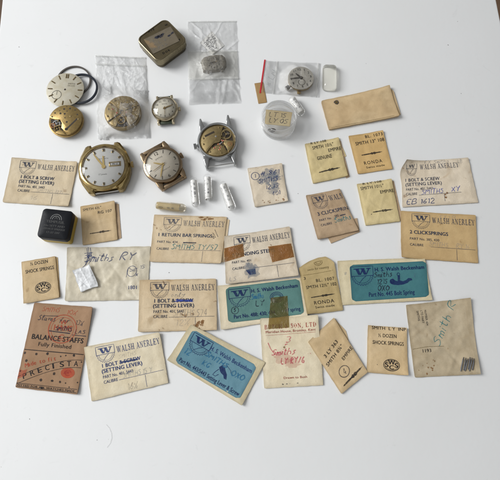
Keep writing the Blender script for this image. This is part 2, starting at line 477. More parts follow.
# single stroke hand letters: digit pairs x y, y: 0-9, A = 10, a b c = -1 -2 -3
HW = {
 'A': '00 4A 80|24 64', 'B': '00 0A 5A 78 55 05|55 83 60 00', 'C': '78 5A 1A 05 10 50 72', 'D': '00 0A 5A 86 82 50 00',
 'E': '7A 0A 00 70|05 55', 'F': '7A 0A 00|05 55', 'G': '79 4A 07 03 30 71 74 44', 'H': '00 0A|70 7A|05 75', 'I': '20 2A',
 'J': '5A 52 30 11', 'K': '00 0A|7A 04 70', 'L': '0A 00 60', 'M': '00 1A 44 8A 90', 'N': '00 0A 70 7A', 'O': '4A 07 03 40 83 87 4A',
 'P': '00 0A 6A 77 05', 'Q': '4A 07 03 40 83 87 4A|53 80', 'R': '00 0A 6A 77 05 70', 'S': '79 4A 18 27 65 72 30 01', 'T': '0A 8A|4A 40',
 'U': '0A 02 30 72 7A', 'V': '0A 40 8A', 'W': '0A 20 48 70 9A', 'X': '00 7A|0A 70', 'Y': '0A 45 8A|45 30', 'Z': '0A 7A 00 70',
 'a': '65 26 03 20 63 66 60 81', 'b': '0A 00|03 36 63 30 01', 'c': '65 26 03 20 61', 'd': '65 26 03 20 63 6A 60 81', 'e': '03 53 45 15 02 20 61',
 'f': '59 3A 20|05 45', 'g': '65 26 03 20 63 66 6b 3c 0b', 'h': '00 0A|04 36 53 50', 'i': '06 00|08 09', 'k': '0A 00|56 03 50', 'l': '01 3A 1A 00 31',
 'm': '00 06|04 26 33 30|34 56 63 60', 'n': '00 06|04 36 53 50', 'o': '26 03 20 53 26', 'p': '06 0c|05 36 63 30 01', 'r': '00 06|04 26 46', 's': '46 16 24 42 10 00',
 't': '2A 20 51|07 57', 'u': '06 01 30 56 50', 'v': '06 20 56', 'w': '06 10 35 50 76', 'x': '06 50|00 56', 'y': '06 23 56|56 2c 0b',
 '0': '4A 07 03 40 73 77 4A', '1': '08 2A 20', '2': '08 3A 68 55 00 70', '3': '09 4A 68 35 63 30 01', '4': '4A 03 73|5A 50', '5': '6A 0A 06 46 63 30 01',
 '6': '5A 15 02 30 62 54 14', '7': '0A 7A 20', '8': '3A 08 35 62 30 02 35 68 3A', '9': '65 36 08 3A 68 65 40', '/': '00 6A', '.': '00 11', ',': '11 0b', '-': '05 45',
 '"': '09 0A|39 3A', "'": '09 0A', ':': '02 03|06 07', '½': '06 09|00 7A|43 64 40 60', '#': '10 3A|50 7A|04 74|17 87',
}


def hw_strokes(body, rnd, jit=0.5, slant=0.2):
    yv = lambda ch: 10 if ch == 'A' else ({'a': -1, 'b': -2, 'c': -3}[ch] if ch in 'abc' else int(ch))
    x = 0.0; out = []
    for ch in body:
        if ch == ' ': x += 5.5; continue
        g = HW.get(ch)
        if not g: x += 6; continue
        mx = 0; sc = 1 + rnd.uniform(-.08, .08); dy = rnd.uniform(-.5, .5)
        for st in g.split('|'):
            pts = []
            for tk in st.split():
                px, py = int(tk[0]), yv(tk[1]); mx = max(mx, px)
                pts.append(((px * sc + rnd.uniform(-jit, jit)), (py * sc + dy + rnd.uniform(-jit, jit))))
            for _ in range(2):
                if len(pts) > 2:
                    q = [pts[0]]
                    for a, b in zip(pts[:-1], pts[1:]):
                        q += [(a[0] * .75 + b[0] * .25, a[1] * .75 + b[1] * .25), (a[0] * .25 + b[0] * .75, a[1] * .25 + b[1] * .75)]
                    pts = q + [pts[-1]]
            out.append([((x + a + slant * b) / 10, b / 10) for a, b in pts])
        x += mx * sc + 2.6
    return out, x / 10


# slab serif capitals: strokes x0 y0 x1 y1 with K thick or T thin, then serif bars
SERIF = {
 'W': (1.30, [(.12, 1, .40, 0, 'K'), (.40, 0, .66, 1, 'T'), (.60, 1, .88, 0, 'K'), (.88, 0, 1.18, 1, 'T')], [(0, .30, 1), (.98, 1.30, 1)]),
 'A': (.92, [(.12, 0, .44, 1, 'T'), (.44, 1, .78, 0, 'K'), (.24, .33, .66, .33, 'T')], [(0, .26, 0), (.60, .92, 0)]),
 'L': (.80, [(.20, 0, .20, 1, 'K'), (.1, 0, .78, 0, 'T'), (.76, 0, .76, .30, 'T')], [(.02, .42, 1), (.02, .42, 0)]),
 'S': (.70, [(.60, .95, .60, .68, 'T'), (.60, .90, .36, 1, 'T'), (.36, 1, .12, .82, 'K'), (.12, .76, .58, .34, 'K'), (.58, .26, .36, 0, 'K'), (.36, 0, .10, .12, 'T'), (.10, .02, .10, .32, 'T')], []),
 'H': (.98, [(.20, 0, .20, 1, 'K'), (.78, 0, .78, 1, 'K'), (.2, .5, .78, .5, 'T')], [(.02, .38, 1), (.02, .38, 0), (.60, .96, 1), (.60, .96, 0)]),
 'N': (.98, [(.18, 0, .18, 1, 'T'), (.18, 1, .78, 0, 'K'), (.78, 0, .78, 1, 'T')], [(.0, .30, 1), (.02, .34, 0), (.62, .94, 1)]),
 'E': (.80, [(.20, 0, .20, 1, 'K'), (.1, 1, .72, 1, 'T'), (.1, 0, .76, 0, 'T'), (.2, .5, .54, .5, 'T'), (.72, 1, .72, .74, 'T'), (.75, 0, .75, .28, 'T'), (.54, .38, .54, .62, 'T')], []),
 'R': (.92, [(.20, 0, .20, 1, 'K'), (.1, 1, .55, 1, 'T'), (.60, .95, .60, .58, 'K'), (.2, .5, .55, .5, 'T'), (.48, .5, .82, 0, 'K')], [(.02, .38, 1), (.02, .38, 0), (.70, .92, 0)]),
 'Y': (.92, [(.12, 1, .44, .45, 'K'), (.44, .45, .78, 1, 'T'), (.46, 0, .46, .48, 'K')], [(0, .30, 1), (.62, .92, 1), (.28, .64, 0)]),
 'B': (.82, [(.20, 0, .20, 1, 'K'), (.1, 1, .55, 1, 'T'), (.58, .95, .58, .58, 'K'), (.2, .52, .58, .52, 'T'), (.66, .46, .66, .06, 'K'), (.1, 0, .6, 0, 'T')], []),
 'U': (.92, [(.20, .16, .20, 1, 'K'), (.20, .16, .46, 0, 'T'), (.46, 0, .74, .16, 'T'), (.74, .16, .74, 1, 'T')], [(.02, .38, 1), (.58, .90, 1)]),
 'C': (.80, [(.16, .25, .16, .75, 'K'), (.16, .8, .44, 1, 'T'), (.44, 1, .68, .86, 'T'), (.68, 1, .68, .68, 'T'), (.16, .2, .44, 0, 'T'), (.44, 0, .70, .2, 'T')], []),
 'O': (.88, [(.16, .25, .16, .75, 'K'), (.72, .25, .72, .75, 'K'), (.18, .82, .44, 1, 'T'), (.44, 1, .70, .82, 'T'), (.18, .18, .44, 0, 'T'), (.44, 0, .70, .18, 'T')], []),
 'T': (.86, [(.43, 0, .43, 1, 'K'), (.06, 1, .80, 1, 'T'), (.06, 1, .06, .70, 'T'), (.80, 1, .80, .70, 'T')], [(.24, .62, 0)]),
 'D': (.90, [(.20, 0, .20, 1, 'K'), (.1, 1, .5, 1, 'T'), (.5, 1, .72, .78, 'T'), (.74, .22, .74, .78, 'K'), (.1, 0, .5, 0, 'T'), (.5, 0, .72, .22, 'T')], []),
 '&': (.92, [(.30, .95, .74, .05, 'K'), (.30, .95, .52, .86, 'T'), (.52, .86, .16, .32, 'T'), (.16, .32, .34, 0, 'K'), (.34, 0, .80, .45, 'T')], []),
 ',': (.34, [(.16, .08, .10, -.18, 'K')], []),
}


class Surf:
    """a sheet given by its four corners (TL, TR, BR, BL) with a height over it; prints onto itself"""
    def __init__(s, q, zf, root, origin):
        s.q = q; s.zf = zf; s.root = root; s.o = origin
        s.W = ((q[1] - q[0]).length + (q[2] - q[3]).length) / 2
        s.H = ((q[3] - q[0]).length + (q[2] - q[1]).length) / 2
        s.acc = {}

    def xy(s, u, v):
        q = s.q
        return q[0] * ((1 - u) * (1 - v)) + q[1] * (u * (1 - v)) + q[2] * (u * v) + q[3] * ((1 - u) * v)

    def inv(s, p):
        u = v = 0.5
        for _ in range(8):
            f = s.xy(u, v) - p
            a = (s.q[1] - s.q[0]) * (1 - v) + (s.q[2] - s.q[3]) * v
            b = (s.q[3] - s.q[0]) * (1 - u) + (s.q[2] - s.q[1]) * u
            d = a.x * b.y - a.y * b.x
            u -= (f.x * b.y - f.y * b.x) / d; v -= (a.x * f.y - a.y * f.x) / d
        return u, v

    def pt(s, u, v, dz=0.0):
        p = s.xy(u, v)
        return Vector((p.x, p.y, s.zf(u, v) + dz)) - s.o

    def _a(s, part, mat): return s.acc.setdefault((part, mat), ([], []))

    def _put(s, part, mat, uvs, faces, dz=0.00009, level=0):
        V, F = s._a(part, mat); k = len(V)
        V += [s.pt(u, v, dz + level * 0.00004) for u, v in uvs]; F += [tuple(i + k for i in f) for f in faces]

    def _place(s, u0, v, cap, sx, an):
        ca, sa = math.cos(an), math.sin(an); h = cap * s.H
        return lambda x, y: (u0 + (ca * x * h * sx - sa * y * h) / s.W, v - (sa * x * h * sx + ca * y * h) / s.H)

    def text(s, body, u0, v, u1, cap, mat, part='printed_text', bold=0.012, an=0.0, shear=0.0, space=1.05, level=0):
        vs, ts, wd = font_mesh(body, bold, shear, space)
        L = (u1 - u0) * s.W if u1 else wd * cap * s.H
        f = s._place(u0, v, cap, L / (wd * cap * s.H), R(an))
        s._put(part, mat, [f(x, y) for x, y in vs], ts, 0.00009, level)

    def serif(s, body, u0, v, u1, cap, mat, part='printed_text', an=0.0, th=0.20, tn=0.085):
        x = 0; qs = []
        for ch in body:
            if ch == ' ': x += .55; continue
            wd, st, bars = SERIF[ch]
            for a, b, c, d, k in st:
                t = th if k == 'K' else tn
                dx, dy = c - a, d - b; ln = math.hypot(dx, dy)
                if abs(dx) > abs(dy): ox, oy = -dy / ln * t / 2, dx / ln * t / 2
                else: ox, oy = t / 2, 0
                qs.append([(x + a - ox, b - oy), (x + c - ox, d - oy), (x + c + ox, d + oy), (x + a + ox, b + oy)])
            for a, c, y in bars:
                t = tn * 1.0; y0, y1 = (1 - t, 1) if y else (0, t)
                qs.append([(x + a, y0), (x + c, y0), (x + c, y1), (x + a, y1)])
            x += wd + .16
        L = (u1 - u0) * s.W; f = s._place(u0, v, cap, L / (x * cap * s.H), R(an))
        for k, q in enumerate(qs): s._put(part, mat, [f(*p) for p in q], [(0, 1, 2, 3)], 0.00009 + (k % 7) * 0.000002)

    def path(s, pts, w, mat, part='printed_text', closed=False, taper=False, level=0):
        """ribbon w metres wide along (u, v) points"""
        P2 = [Vector((u * s.W, v * s.H)) for u, v in pts]
        if closed: P2.append(P2[0].copy())
        q = [P2[0]]
        for a, b in zip(P2[:-1], P2[1:]):
            n = max(1, int((b - a).length / 0.0012))
            q += [a.lerp(b, (k + 1) / n) for k in range(n)]
        q2 = [q[0]]
        for p in q[1:]:
            if (p - q2[-1]).length > 1e-6: q2.append(p)
        q = q2
        if len(q) < 2: return
        uv = []; n = len(q)
        for i, p in enumerate(q):
            d = q[min(i + 1, n - 1)] - q[max(i - 1, 0)]
            if closed and i in (0, n - 1): d = q[1] - q[n - 2]
            if d.length < 1e-9: d = Vector((1, 0))
            d.normalize(); k = w / 2
            if taper: k *= 0.80 + 0.55 * noise.noise(Vector((p.x * 420, p.y * 420, 3.1)))
            nx = Vector((-d.y, d.x)) * k
            uv += [((p + nx).x / s.W, (p + nx).y / s.H), ((p - nx).x / s.W, (p - nx).y / s.H)]
        s._put(part, mat, uv, [(2 * i, 2 * i + 1, 2 * i + 3, 2 * i + 2) for i in range(n - 1)], 0.00009, level)

    def hand(s, body, u0, v, u1, cap, mat, part='handwriting', w=0.5, an=0.0, slant=0.22, jit=0.5, seed=1):
        st, wd = hw_strokes(body, random.Random(seed), jit, slant)
        L = (u1 - u0) * s.W if u1 else wd * cap * s.H
        f = s._place(u0, v, cap, L / (wd * cap * s.H), R(an))
        for k, q in enumerate(st): s.path([f(x, y) for x, y in q], w * MM, mat, part, False, True, 1)

    def ell(s, u, v, ru, rv, w, mat, part='printed_text', n=40, an=0.0, a0=0.0, a1=360.0, level=0):
        """ellipse outline, radii as shares of the height"""
        pts = []; full = abs(a1 - a0) >= 360
        for k in range(n if full else n + 1):
            a = R(a0 + (a1 - a0) * k / n); x, y = ru * s.H * math.cos(a), rv * s.H * math.sin(a)
            x, y = x * math.cos(an) - y * math.sin(an), x * math.sin(an) + y * math.cos(an)
            pts.append((u + x / s.W, v + y / s.H))
        s.path(pts, w * MM, mat, part, full, False, level)

    def dot(s, u, v, r, mat, part='printed_text', n=14, wob=0.0, sy=1.0, level=0, seed=0):
        rn = random.Random(seed + int(u * 991) + int(v * 877)); pts = [(u, v)]
        for k in range(n):
            a = 2 * PI * k / n; rr = r * MM * (1 + wob * rn.uniform(-1, 1))
            pts.append((u + rr * math.cos(a) / s.W, v + rr * sy * math.sin(a) / s.H))
        s._put(part, mat, pts, [(0, 1 + k, 1 + (k + 1) % n) for k in range(n)], 0.00009, level)

    def poly(s, pts, mat, part='printed_text', level=0):
        t = bmesh.new(); f = t.faces.new([t.verts.new((u, v, 0)) for u, v in pts])
        r = bmesh.ops.triangulate(t, faces=[f]); bmesh.ops.subdivide_edges(t, edges=t.edges[:], cuts=3, use_grid_fill=True); t.verts.index_update()
        s._put(part, mat, [(a.co.x, a.co.y) for a in t.verts], [tuple(a.index for a in g.verts) for g in t.faces], 0.00009, level)
        t.free()

    def sheet(s, name, mat, quad=None, dz=0.00008, nu=16, nv=12, rnd=0.0, parent=None, edge=0.0):
        """a sheet stuck on this one: quad in (u, v), rounded corners of radius rnd (m)"""
        quad = quad or [(0, 0), (1, 0), (1, 1), (0, 1)]
        L = lambda a, b: (quad[0][0] * (1 - a) * (1 - b) + quad[1][0] * a * (1 - b) + quad[2][0] * a * b + quad[3][0] * (1 - a) * b,
                          quad[0][1] * (1 - a) * (1 - b) + quad[1][1] * a * (1 - b) + quad[2][1] * a * b + quad[3][1] * (1 - a) * b)
        q = [s.xy(*c) for c in quad]
        w_ = (q[1] - q[0]).length; h_ = (q[3] - q[0]).length
        V = []; F = []; U = []; rn = random.Random(len(name) + nu)
        for j in range(nv + 1):
            b = j / nv
            for i in range(nu + 1):
                a = i / nu; y = b * h_
                d = min(y, h_ - y); ins = 0.0
                if rnd and d < rnd: ins = (rnd - math.sqrt(max(rnd * rnd - (rnd - d) ** 2, 0))) / w_
                aa = ins + (1 - 2 * ins) * a
                if edge and (i in (0, nu)): aa += rn.uniform(-edge, edge)
                V.append(s.pt(*L(aa, b), dz)); U.append((a, 1 - b))
        for j in range(nv):
            for i in range(nu):
                k = j * (nu + 1) + i; F.append((k, k + nu + 1, k + nu + 2, k + 1))
        return mesh_obj(name, V, F, mat, parent or s.root, None, 60, U)

    def finish(s, parent=None):
        for (part, mat), (V, F) in s.acc.items():
            mesh_obj(part, V, F, mat, parent or s.root)
        s.acc = {}


class Packet(Surf):
    def __init__(s, name, label, cat, quad, mat, th=1.0, lift=(0, 0, 0, 0), seed=0, wr=0.22, group=None, outline=None,
                 creases=2, nu=40, nv=30, rough_edge=0.18, fold=None, inset=0.10, curl=(0, 0, 0, 0), left=None, bulge=None):
        rn = random.Random(seed * 13 + 5)
        zt = th * MM + sum(lift) / 4 * MM
        q = [P(x, y, zt).to_2d() for x, y in quad]
        c = sum(q, Vector((0, 0))) / 4
        o = Vector((c.x, c.y, 0.0))
        lines = []
        for _ in range(creases):
            a = rn.uniform(0, PI); lines.append((rn.uniform(.2, .8), rn.uniform(.2, .8), math.cos(a), math.sin(a), rn.choice((-1, 1)) * rn.uniform(.10, .24) * min(1.6, wr / .22), rn.uniform(.012, .034)))
        off = Vector((seed * 7.3, seed * 3.1, seed * 1.7))
        s1_, s2_ = rn.uniform(.86, .93), rn.uniform(.88, .94)

        if th > .6 and not any(curl): curl = tuple(max(0, rn.uniform(-.7, 1.5)) for _ in range(4))
        ck = tuple(rn.uniform(1.5, 2.6) for _ in range(4))

        def curls(u, v):
            return sum(c_ * max(0, 1 - k_ * d_) ** 2 for c_, k_, d_ in zip(curl, ck, (u + v, 1 - u + v, 2 - u - v, u + 1 - v)))

        def under(u, v):
            return (lift[0] * (1 - u) * (1 - v) + lift[1] * u * (1 - v) + lift[2] * u * v + lift[3] * (1 - u) * v + curls(u, v)) * MM

        def zraw(u, v):
            uu, vv = min(max(u, 0), 1), min(max(v, 0), 1)
            lf = lift[0] * (1 - uu) * (1 - vv) + lift[1] * uu * (1 - vv) + lift[2] * uu * vv + lift[3] * (1 - uu) * vv
            cl = curls(uu, vv)
            d = min(uu, 1 - uu, vv, 1 - vv); k = min(1, d / inset); k = k * k * (3 - 2 * k)
            z = th * 0.85 * (0.66 + 0.34 * k)
            p = Vector((uu * s.W * 110, vv * s.H * 110, 0)) + off
            z += wr * (0.45 + 0.55 * k) * (noise.noise(p) + 0.6 * noise.noise(p * 2.3) + 0.25 * noise.noise(p * 5.1)) * 0.95
            for a, b, cx, sy, am, wd in lines:
                dd = ((uu - a) * cx + (vv - b) * sy) / wd
                z += am * math.exp(-abs(dd) * 1.3)
            if th > .6: z += .13 * (1 / (1 + math.exp(-(uu - s1_) * 160)) + 1 / (1 + math.exp(-(vv - s2_) * 160)))
            if bulge:
                for bu, bv, br, bh in bulge:
                    rr = math.hypot((uu - bu) * s.W / (br * MM), (vv - bv) * s.H / (br * MM))
                    z += bh * max(0, 1 - rr * rr) ** 2
            if fold: z += fold(uu, vv)
            return (max(z, 0.22) + lf + cl) * MM
        s.W = ((q[1] - q[0]).length + (q[2] - q[3]).length) / 2; s.H = ((q[3] - q[0]).length + (q[2] - q[1]).length) / 2
        G = [[zraw(i / nu, j / nv) for i in range(nu + 1)] for j in range(nv + 1)]

        def zf(u, v):
            x, y = min(max(u, 0), .99999) * nu, min(max(v, 0), .99999) * nv
            i, j = int(x), int(y); a, b = x - i, y - j
            return (G[j][i] * (1 - a) + G[j][i + 1] * a) * (1 - b) + (G[j + 1][i] * (1 - a) + G[j + 1][i + 1] * a) * b
        super().__init__(q, zf, None, o)
        V = []; U = []; F = []
        re = rough_edge * MM

        def shape(u, v):
            # outline: worn edges, an optional cut top edge given as v offset over u
            du = dv = 0.0
            if outline:
                t0 = outline(u); dv += t0 * (1 - v)
            if left: du += left(v) * (1 - u)
            return u + du, v + dv
        for j in range(nv + 1):
            for i in range(nu + 1):
                u, v = i / nu, j / nv; uu, vv = shape(u, v)
                p = s.xy(uu, vv)
                if i in (0, nu) or j in (0, nv):
                    nz = noise.noise(Vector((p.x * 260, p.y * 260, seed))) * re
                    nz2 = noise.noise(Vector((p.x * 260, p.y * 260, seed + 9.5))) * re
                    p = p + Vector((nz, nz2))
                    if (i in (0, nu)) and (j in (0, nv)): p = p.lerp(c, rn.uniform(0.002, 0.014))
                V.append(Vector((p.x, p.y, G[j][i])) - o); U.append((u, 1 - v))
        for j in range(nv):
            for i in range(nu):
                k = j * (nu + 1) + i; F.append((k, k + nu + 1, k + nu + 2, k + 1))
        ring = [i for i in range(nu + 1)] + [j * (nu + 1) + nu for j in range(1, nv + 1)] + [nv * (nu + 1) + i for i in range(nu - 1, -1, -1)] + [j * (nu + 1) for j in range(nv - 1, 0, -1)]
        b0 = len(V)
        for k in range(b0):
            j, i = divmod(k, nu + 1); u, v = i / nu, j / nv
            V.append(Vector((V[k].x, V[k].y, min(under(u, v) + 0.00006, V[k].z - 0.00012)))); U.append(U[k])
        m = len(ring)
        for k in range(m): F.append((ring[k], ring[(k + 1) % m], b0 + ring[(k + 1) % m], b0 + ring[k]))
        for j in range(nv):
            for i in range(nu):
                k = b0 + j * (nu + 1) + i; F.append((k, k + 1, k + nu + 2, k + nu + 1))
        s.root = mesh_obj(name, V, F, mat, None, o, 50, U)
        tag(s.root, label, cat, group)

    def px(s, x, y, z=0.001):
        return s.inv(P(x, y, z).to_2d())

    def backing(s, mat, quad, name='back_panel', z0=0.00003, th=0.0003):
        """the rear leaf of the packet where it shows past the front: quad of pixels"""
        q = [P(x, y, th) - s.o for x, y in quad]
        V = []; n = 10
        ring = []
        for a, b in zip(q, q[1:] + q[:1]):
            for k in range(n):
                p = a.lerp(b, k / n); ring.append(Vector((p.x + noise.noise(p * 300) * .0001, p.y + noise.noise(p * 310) * .0001, 0)))
        m = len(ring)
        V = [v + Vector((0, 0, th)) for v in ring] + [v + Vector((0, 0, z0)) for v in ring]
        F = [tuple(range(m)), tuple(range(2 * m - 1, m - 1, -1))] + [(k, m + k, m + (k + 1) % m, (k + 1) % m) for k in range(m)]
        return mesh_obj(name, V, F, mat, s.root, None, 40, [(0.5, 0.5)] * (2 * m))

    def label_patch(s, mat, quad, rnd=0.0025, name='printed_label'):
        """a label stuck on the packet, itself a Surf to print on; quad of pixels"""
        q = [P(x, y, 0.001).to_2d() for x, y in quad]
        sf = Surf(q, None, None, s.o)
        sf.zf = lambda u, v: s.zf(*s.inv(sf.xy(u, v))) + 0.00010
        sf.root = s.root
        ob = sf.sheet(name, mat, None, 0.0, 30, 20, rnd)
        sf.root = ob
        return sf


# ---- shared printing -------------------------------------------------------------------------
def emblem(s, u0, v0, u1, v1, mat, wline=0.34, part='printed_emblem'):
    """shield of a boxed W over half a toothed wheel"""
    f = lambda x, y: (u0 + (u1 - u0) * x, v0 + (v1 - v0) * y)
    k = wline * MM
    s.path([f(0, .5), f(0, 0), f(1, 0), f(1, .5)], k, mat, part)
    s.path([f(0, .48), f(1, .48)], k * .9, mat, part)
    for q in ([(.20, .12), (.34, .12), (.44, .42), (.32, .42)], [(.40, .42), (.44, .42), (.56, .16), (.50, .12)], [(.46, .12), (.60, .12), (.70, .42), (.58, .42)],
              [(.66, .42), (.70, .42), (.84, .14), (.78, .12)], [(.12, .09), (.40, .09), (.40, .14), (.12, .14)], [(.70, .09), (.90, .09), (.90, .14), (.70, .14)], [(.42, .09), (.62, .09), (.62, .14), (.42, .14)]):
        s.poly([f(*p) for p in q], mat, part)
    pts = []; T = 13
    for i in range(T * 2 + 1):
        a = PI * i / (T * 2); r = 1.0 if i % 2 else .86
        pts.append(f(.5 + .5 * r * math.cos(a), .48 + .50 * r * math.sin(a)))
    s.path(pts, k, mat, part)
    s.path([f(.5 + .37 * math.cos(PI * i / 16), .48 + .37 * math.sin(PI * i / 16)) for i in range(17)], k * .6, mat, part)
    s.path([f(.66, .5), f(.52, .62), f(.34, .84)], k * .9, mat, part)


def stationery(s, lines, mat, us=1.0, title='WALSH ANERLEY', tu=(.415, .985), dv=0.0, calibre=True, an=0.0, lh=(.078, .40, .515)):
    U = lambda u: u / us
    emblem(s, U(.145), .055 + dv, U(.385), .375 + dv, mat)
    s.serif(title, U(tu[0]), .225 + dv, U(tu[1]) if us == 1.0 else tu[1], .115, mat)
    for k, (t, u0, v, u1, h) in enumerate(lines):
        s.text(t, U(u0), v + dv, U(u1), h, mat, bold=0.036 if h > .06 else 0.012)
    if calibre:
        s.path([(U(.385), .735 + dv), (U(.97), .735 + dv)], .28 * MM, mat)
        s.path([(U(.725), .75 + dv), (U(.725), .975)], .30 * MM, mat)


SETTING = [('1 BOLT & SCREW', .20, .450, .70, .070), ('(SETTING LEVER)', .185, .55, .71, .072), ('PART No. 401, 5443', .19, .65, .58, .056), ('CALIBRE', .19, .745, .37, .056)]


def staff(s, u0, v, u1, an, mat, h=0.9):
    """printed silhouette of a balance staff"""
    L = (u1 - u0) * s.W; ca, sa = math.cos(R(an)), math.sin(R(an))
    prof = [(0, .10), (.05, .45), (.10, .30), (.14, .5), (.36, .5), (.40, .35), (.46, .6), (.50, 1.0), (.53, 1.0), (.55, .55), (.60, .95), (.66, .95), (.70, .5), (.80, .45), (.86, .55), (.92, .25), (1, .08)]
    pts = [(x * L, -y * h * MM) for x, y in prof] + [(x * L, y * h * MM) for x, y in reversed(prof)]
    f = lambda x, y: (u0 + (ca * x - sa * y * -1) / s.W, v - (sa * x - ca * y) / s.H)
    s.poly([f(*p) for p in pts], mat, 'printed_drawing')


def oval_mark(s, u, v, r, mat, an=0.0):
    """oval ring with the letters S W S C"""
    part = 'printed_emblem'
    s.ell(u, v, r, r * .72, .5, mat, part); s.ell(u, v, r * .86, r * .58, .3, mat, part)
    k = s.H / s.W
    s.text('W', u - .42 * r * k, v - .06 * r, u + .42 * r * k, r * .58, mat, part, 0.03)
    s.text('S', u - .80 * r * k, v + .26 * r, u - .40 * r * k, r * .56, mat, part, 0.03)
    s.text('S', u + .40 * r * k, v + .26 * r, u + .80 * r * k, r * .56, mat, part, 0.03)
    s.text('C', u - .28 * r * k, v + .52 * r, u + .28 * r * k, r * .50, mat, part, 0.03)


#STRUCTURE
# ------------------------------------------------------------------ the setting
tl = P(2, 0, 0); tr_ = P(496.5, 0, 0)
m = MB(); m.box(tl.x, -0.45, -0.024, tr_.x, 0.55, 0.0, None, 0.0015)
t = m.build('tabletop', 'white_laminate'); t['kind'] = 'structure'
m = MB(); m.box(-1.6, -1.2, -0.74, 1.6, 1.8, -0.72)
t = m.build('floor', 'dark_brown_floor'); t['kind'] = 'structure'

#OBJECTS
# ---- envelopes with the boxed W shield
G1 = 'printed cream parts envelopes with shield emblem'
p = Packet('paper_envelope', 'cream envelope with shield emblem beside the gold cushion watch, above the black box', 'envelope',
           [(12, 157.5), (77.5, 161.7), (68.7, 206.5), (2.1, 202)], 'cream_paper', 1.1, seed=1, group=G1)
stationery(p, SETTING, 'navy_print')
p.hand('SMITHS 1215', .47, .735, .88, .075, 'pale_pencil', w=.4, seed=3); p.hand('16', .40, .90, .52, .09, 'pale_pencil', w=.4, seed=4)
p.finish()

p = Packet('paper_envelope', 'pale cream envelope tilted upward to the right, lowest of the shield emblem envelopes', 'envelope',
           [(83.6, 347), (159.6, 332), (168.2, 383), (91.4, 401.4)], 'pale_cream_paper', 1.3, seed=2, group=G1)
stationery(p, SETTING, 'blue_print')
p.hand('SMITHS', .42, .34, .66, .07, 'pale_pencil', w=.4, seed=7)
p.path([(.44, .435), (.66, .425), (.45, .415), (.67, .44)], .55 * MM, 'blue_pen', 'crossing_out')
p.hand('SMITHS 15 Y', .44, .725, .83, .10, 'blue_smudge', w=.5, seed=8); p.hand('16½', .48, .95, .62, .12, 'pencil', w=.42, seed=9)
p.finish()

p = Packet('paper_envelope', 'cream envelope with rusty stain at its lower right, overlapping the glassine packet', 'envelope',
           [(139.6, 280), (216, 278.4), (217, 330), (138, 332)], 'stained_cream_paper', 1.2, (1.0, 0, 0, .4), 3, group=G1)
stationery(p, SETTING, 'navy_print')
p.hand('only', .41, .345, .60, .085, 'pencil', w=.45, seed=11)
p.path([(.46, .435), (.70, .42), (.47, .40), (.70, .445), (.48, .42), (.69, .405)], .6 * MM, 'bright_blue_pen', 'crossing_out')
p.hand('SMITHS 574', .44, .725, .88, .13, 'pencil', w=.42, seed=12); p.hand('12½', .48, .90, .66, .12, 'pale_pencil', w=.42, seed=13)
for k in range(16):
    rr = random.Random(k + 40); p.dot(.70 + .12 * rr.random(), .83 + .15 * rr.random(), rr.uniform(.3, 1.5), 'rust_stain', 'rust_stain', 12, .4, 1, 0, k)
p.finish()

p = Packet('paper_envelope', 'worn envelope with brown stained top edge and teal handwriting, just left of the taped envelope', 'envelope',
           [(154, 214.4), (227, 216.7), (221, 263.5), (149.5, 261.7)], 'stained_cream_paper', 1.1, seed=4, group=G1)
stationery(p, [('1 RETURN BAR SPRINGS', .09, .46, .83, .070), ('PART No. 434', .08, .60, .36, .05), ('CALIBRE', .08, .745, .25, .05)], 'faded_navy_print')
p.path([(.44, .585), (.62, .58)], .9 * MM, 'navy_print', 'crossing_out')
p.hand('SMITHS TY/57', .28, .72, .93, .105, 'teal_pen', w=.55, seed=15)
p.hand('W/', .87, .52, .985, .16, 'black_pen', w=.35, seed=16, an=50)
for k in range(9):
    rr = random.Random(k + 90); p.dot(.62 + .20 * rr.random(), .02 + .07 * rr.random(), rr.uniform(.5, 1.6), 'rust_stain', 'rust_stain', 12, .4, .6, 0, k)
p.backing('stained_cream_paper', [(224, 217.5), (229.5, 220), (224, 262), (218, 262.5)])
p.finish()

# the green labelled packet lies partly under the taped envelope, the tin-coloured packet and the red printed one
GL = 'parts packets with large coloured labels'
p = Packet('label_packet', 'packet with green label and a coil drawing, taped to the red printed packet below it', 'packet',
           [(217.3, 285.8), (300.6, 277.5), (307.6, 316.2), (221, 329.9)], 'pale_cream_paper', 1.0, seed=5, group=GL)
L = p.label_patch('green_label', [(225.5, 287.8), (299.2, 278.6), (304.3, 314.2), (228.3, 323.0)])
emblem(L, .035, .07, .325, .60, 'deep_blue_print', .42)
L.text('H. S. Walsh Beckenham', .34, .235, .965, .105, 'deep_blue_print', bold=.03)
L.text('Part No. 488; 430; 434', .08, .90, .62, .105, 'deep_blue_print', bold=.03); L.text('W spring', .755, .885, .955, .105, 'deep_blue_print', bold=.02)
for k, (a, b) in enumerate(((.17, .075), (.13, .055), (.10, .035))): L.ell(.665, .44, a * 1.05, b * 1.9, .42, 'deep_blue_print', 'printed_drawing')
L.hand('Smiths', .33, .42, .50, .14, 'cyan_pen', w=.70, seed=21); L.hand('LY', .38, .62, .50, .14, 'black_pen', w=.70, seed=22)
L.ell(.10, .67, .10, .10, .4, 'black_pen', 'handwriting'); L.hand('5', .085, .71, .115, .09, 'black_pen', w=.60, seed=23)
L.finish(); p.finish()
green_packet = p

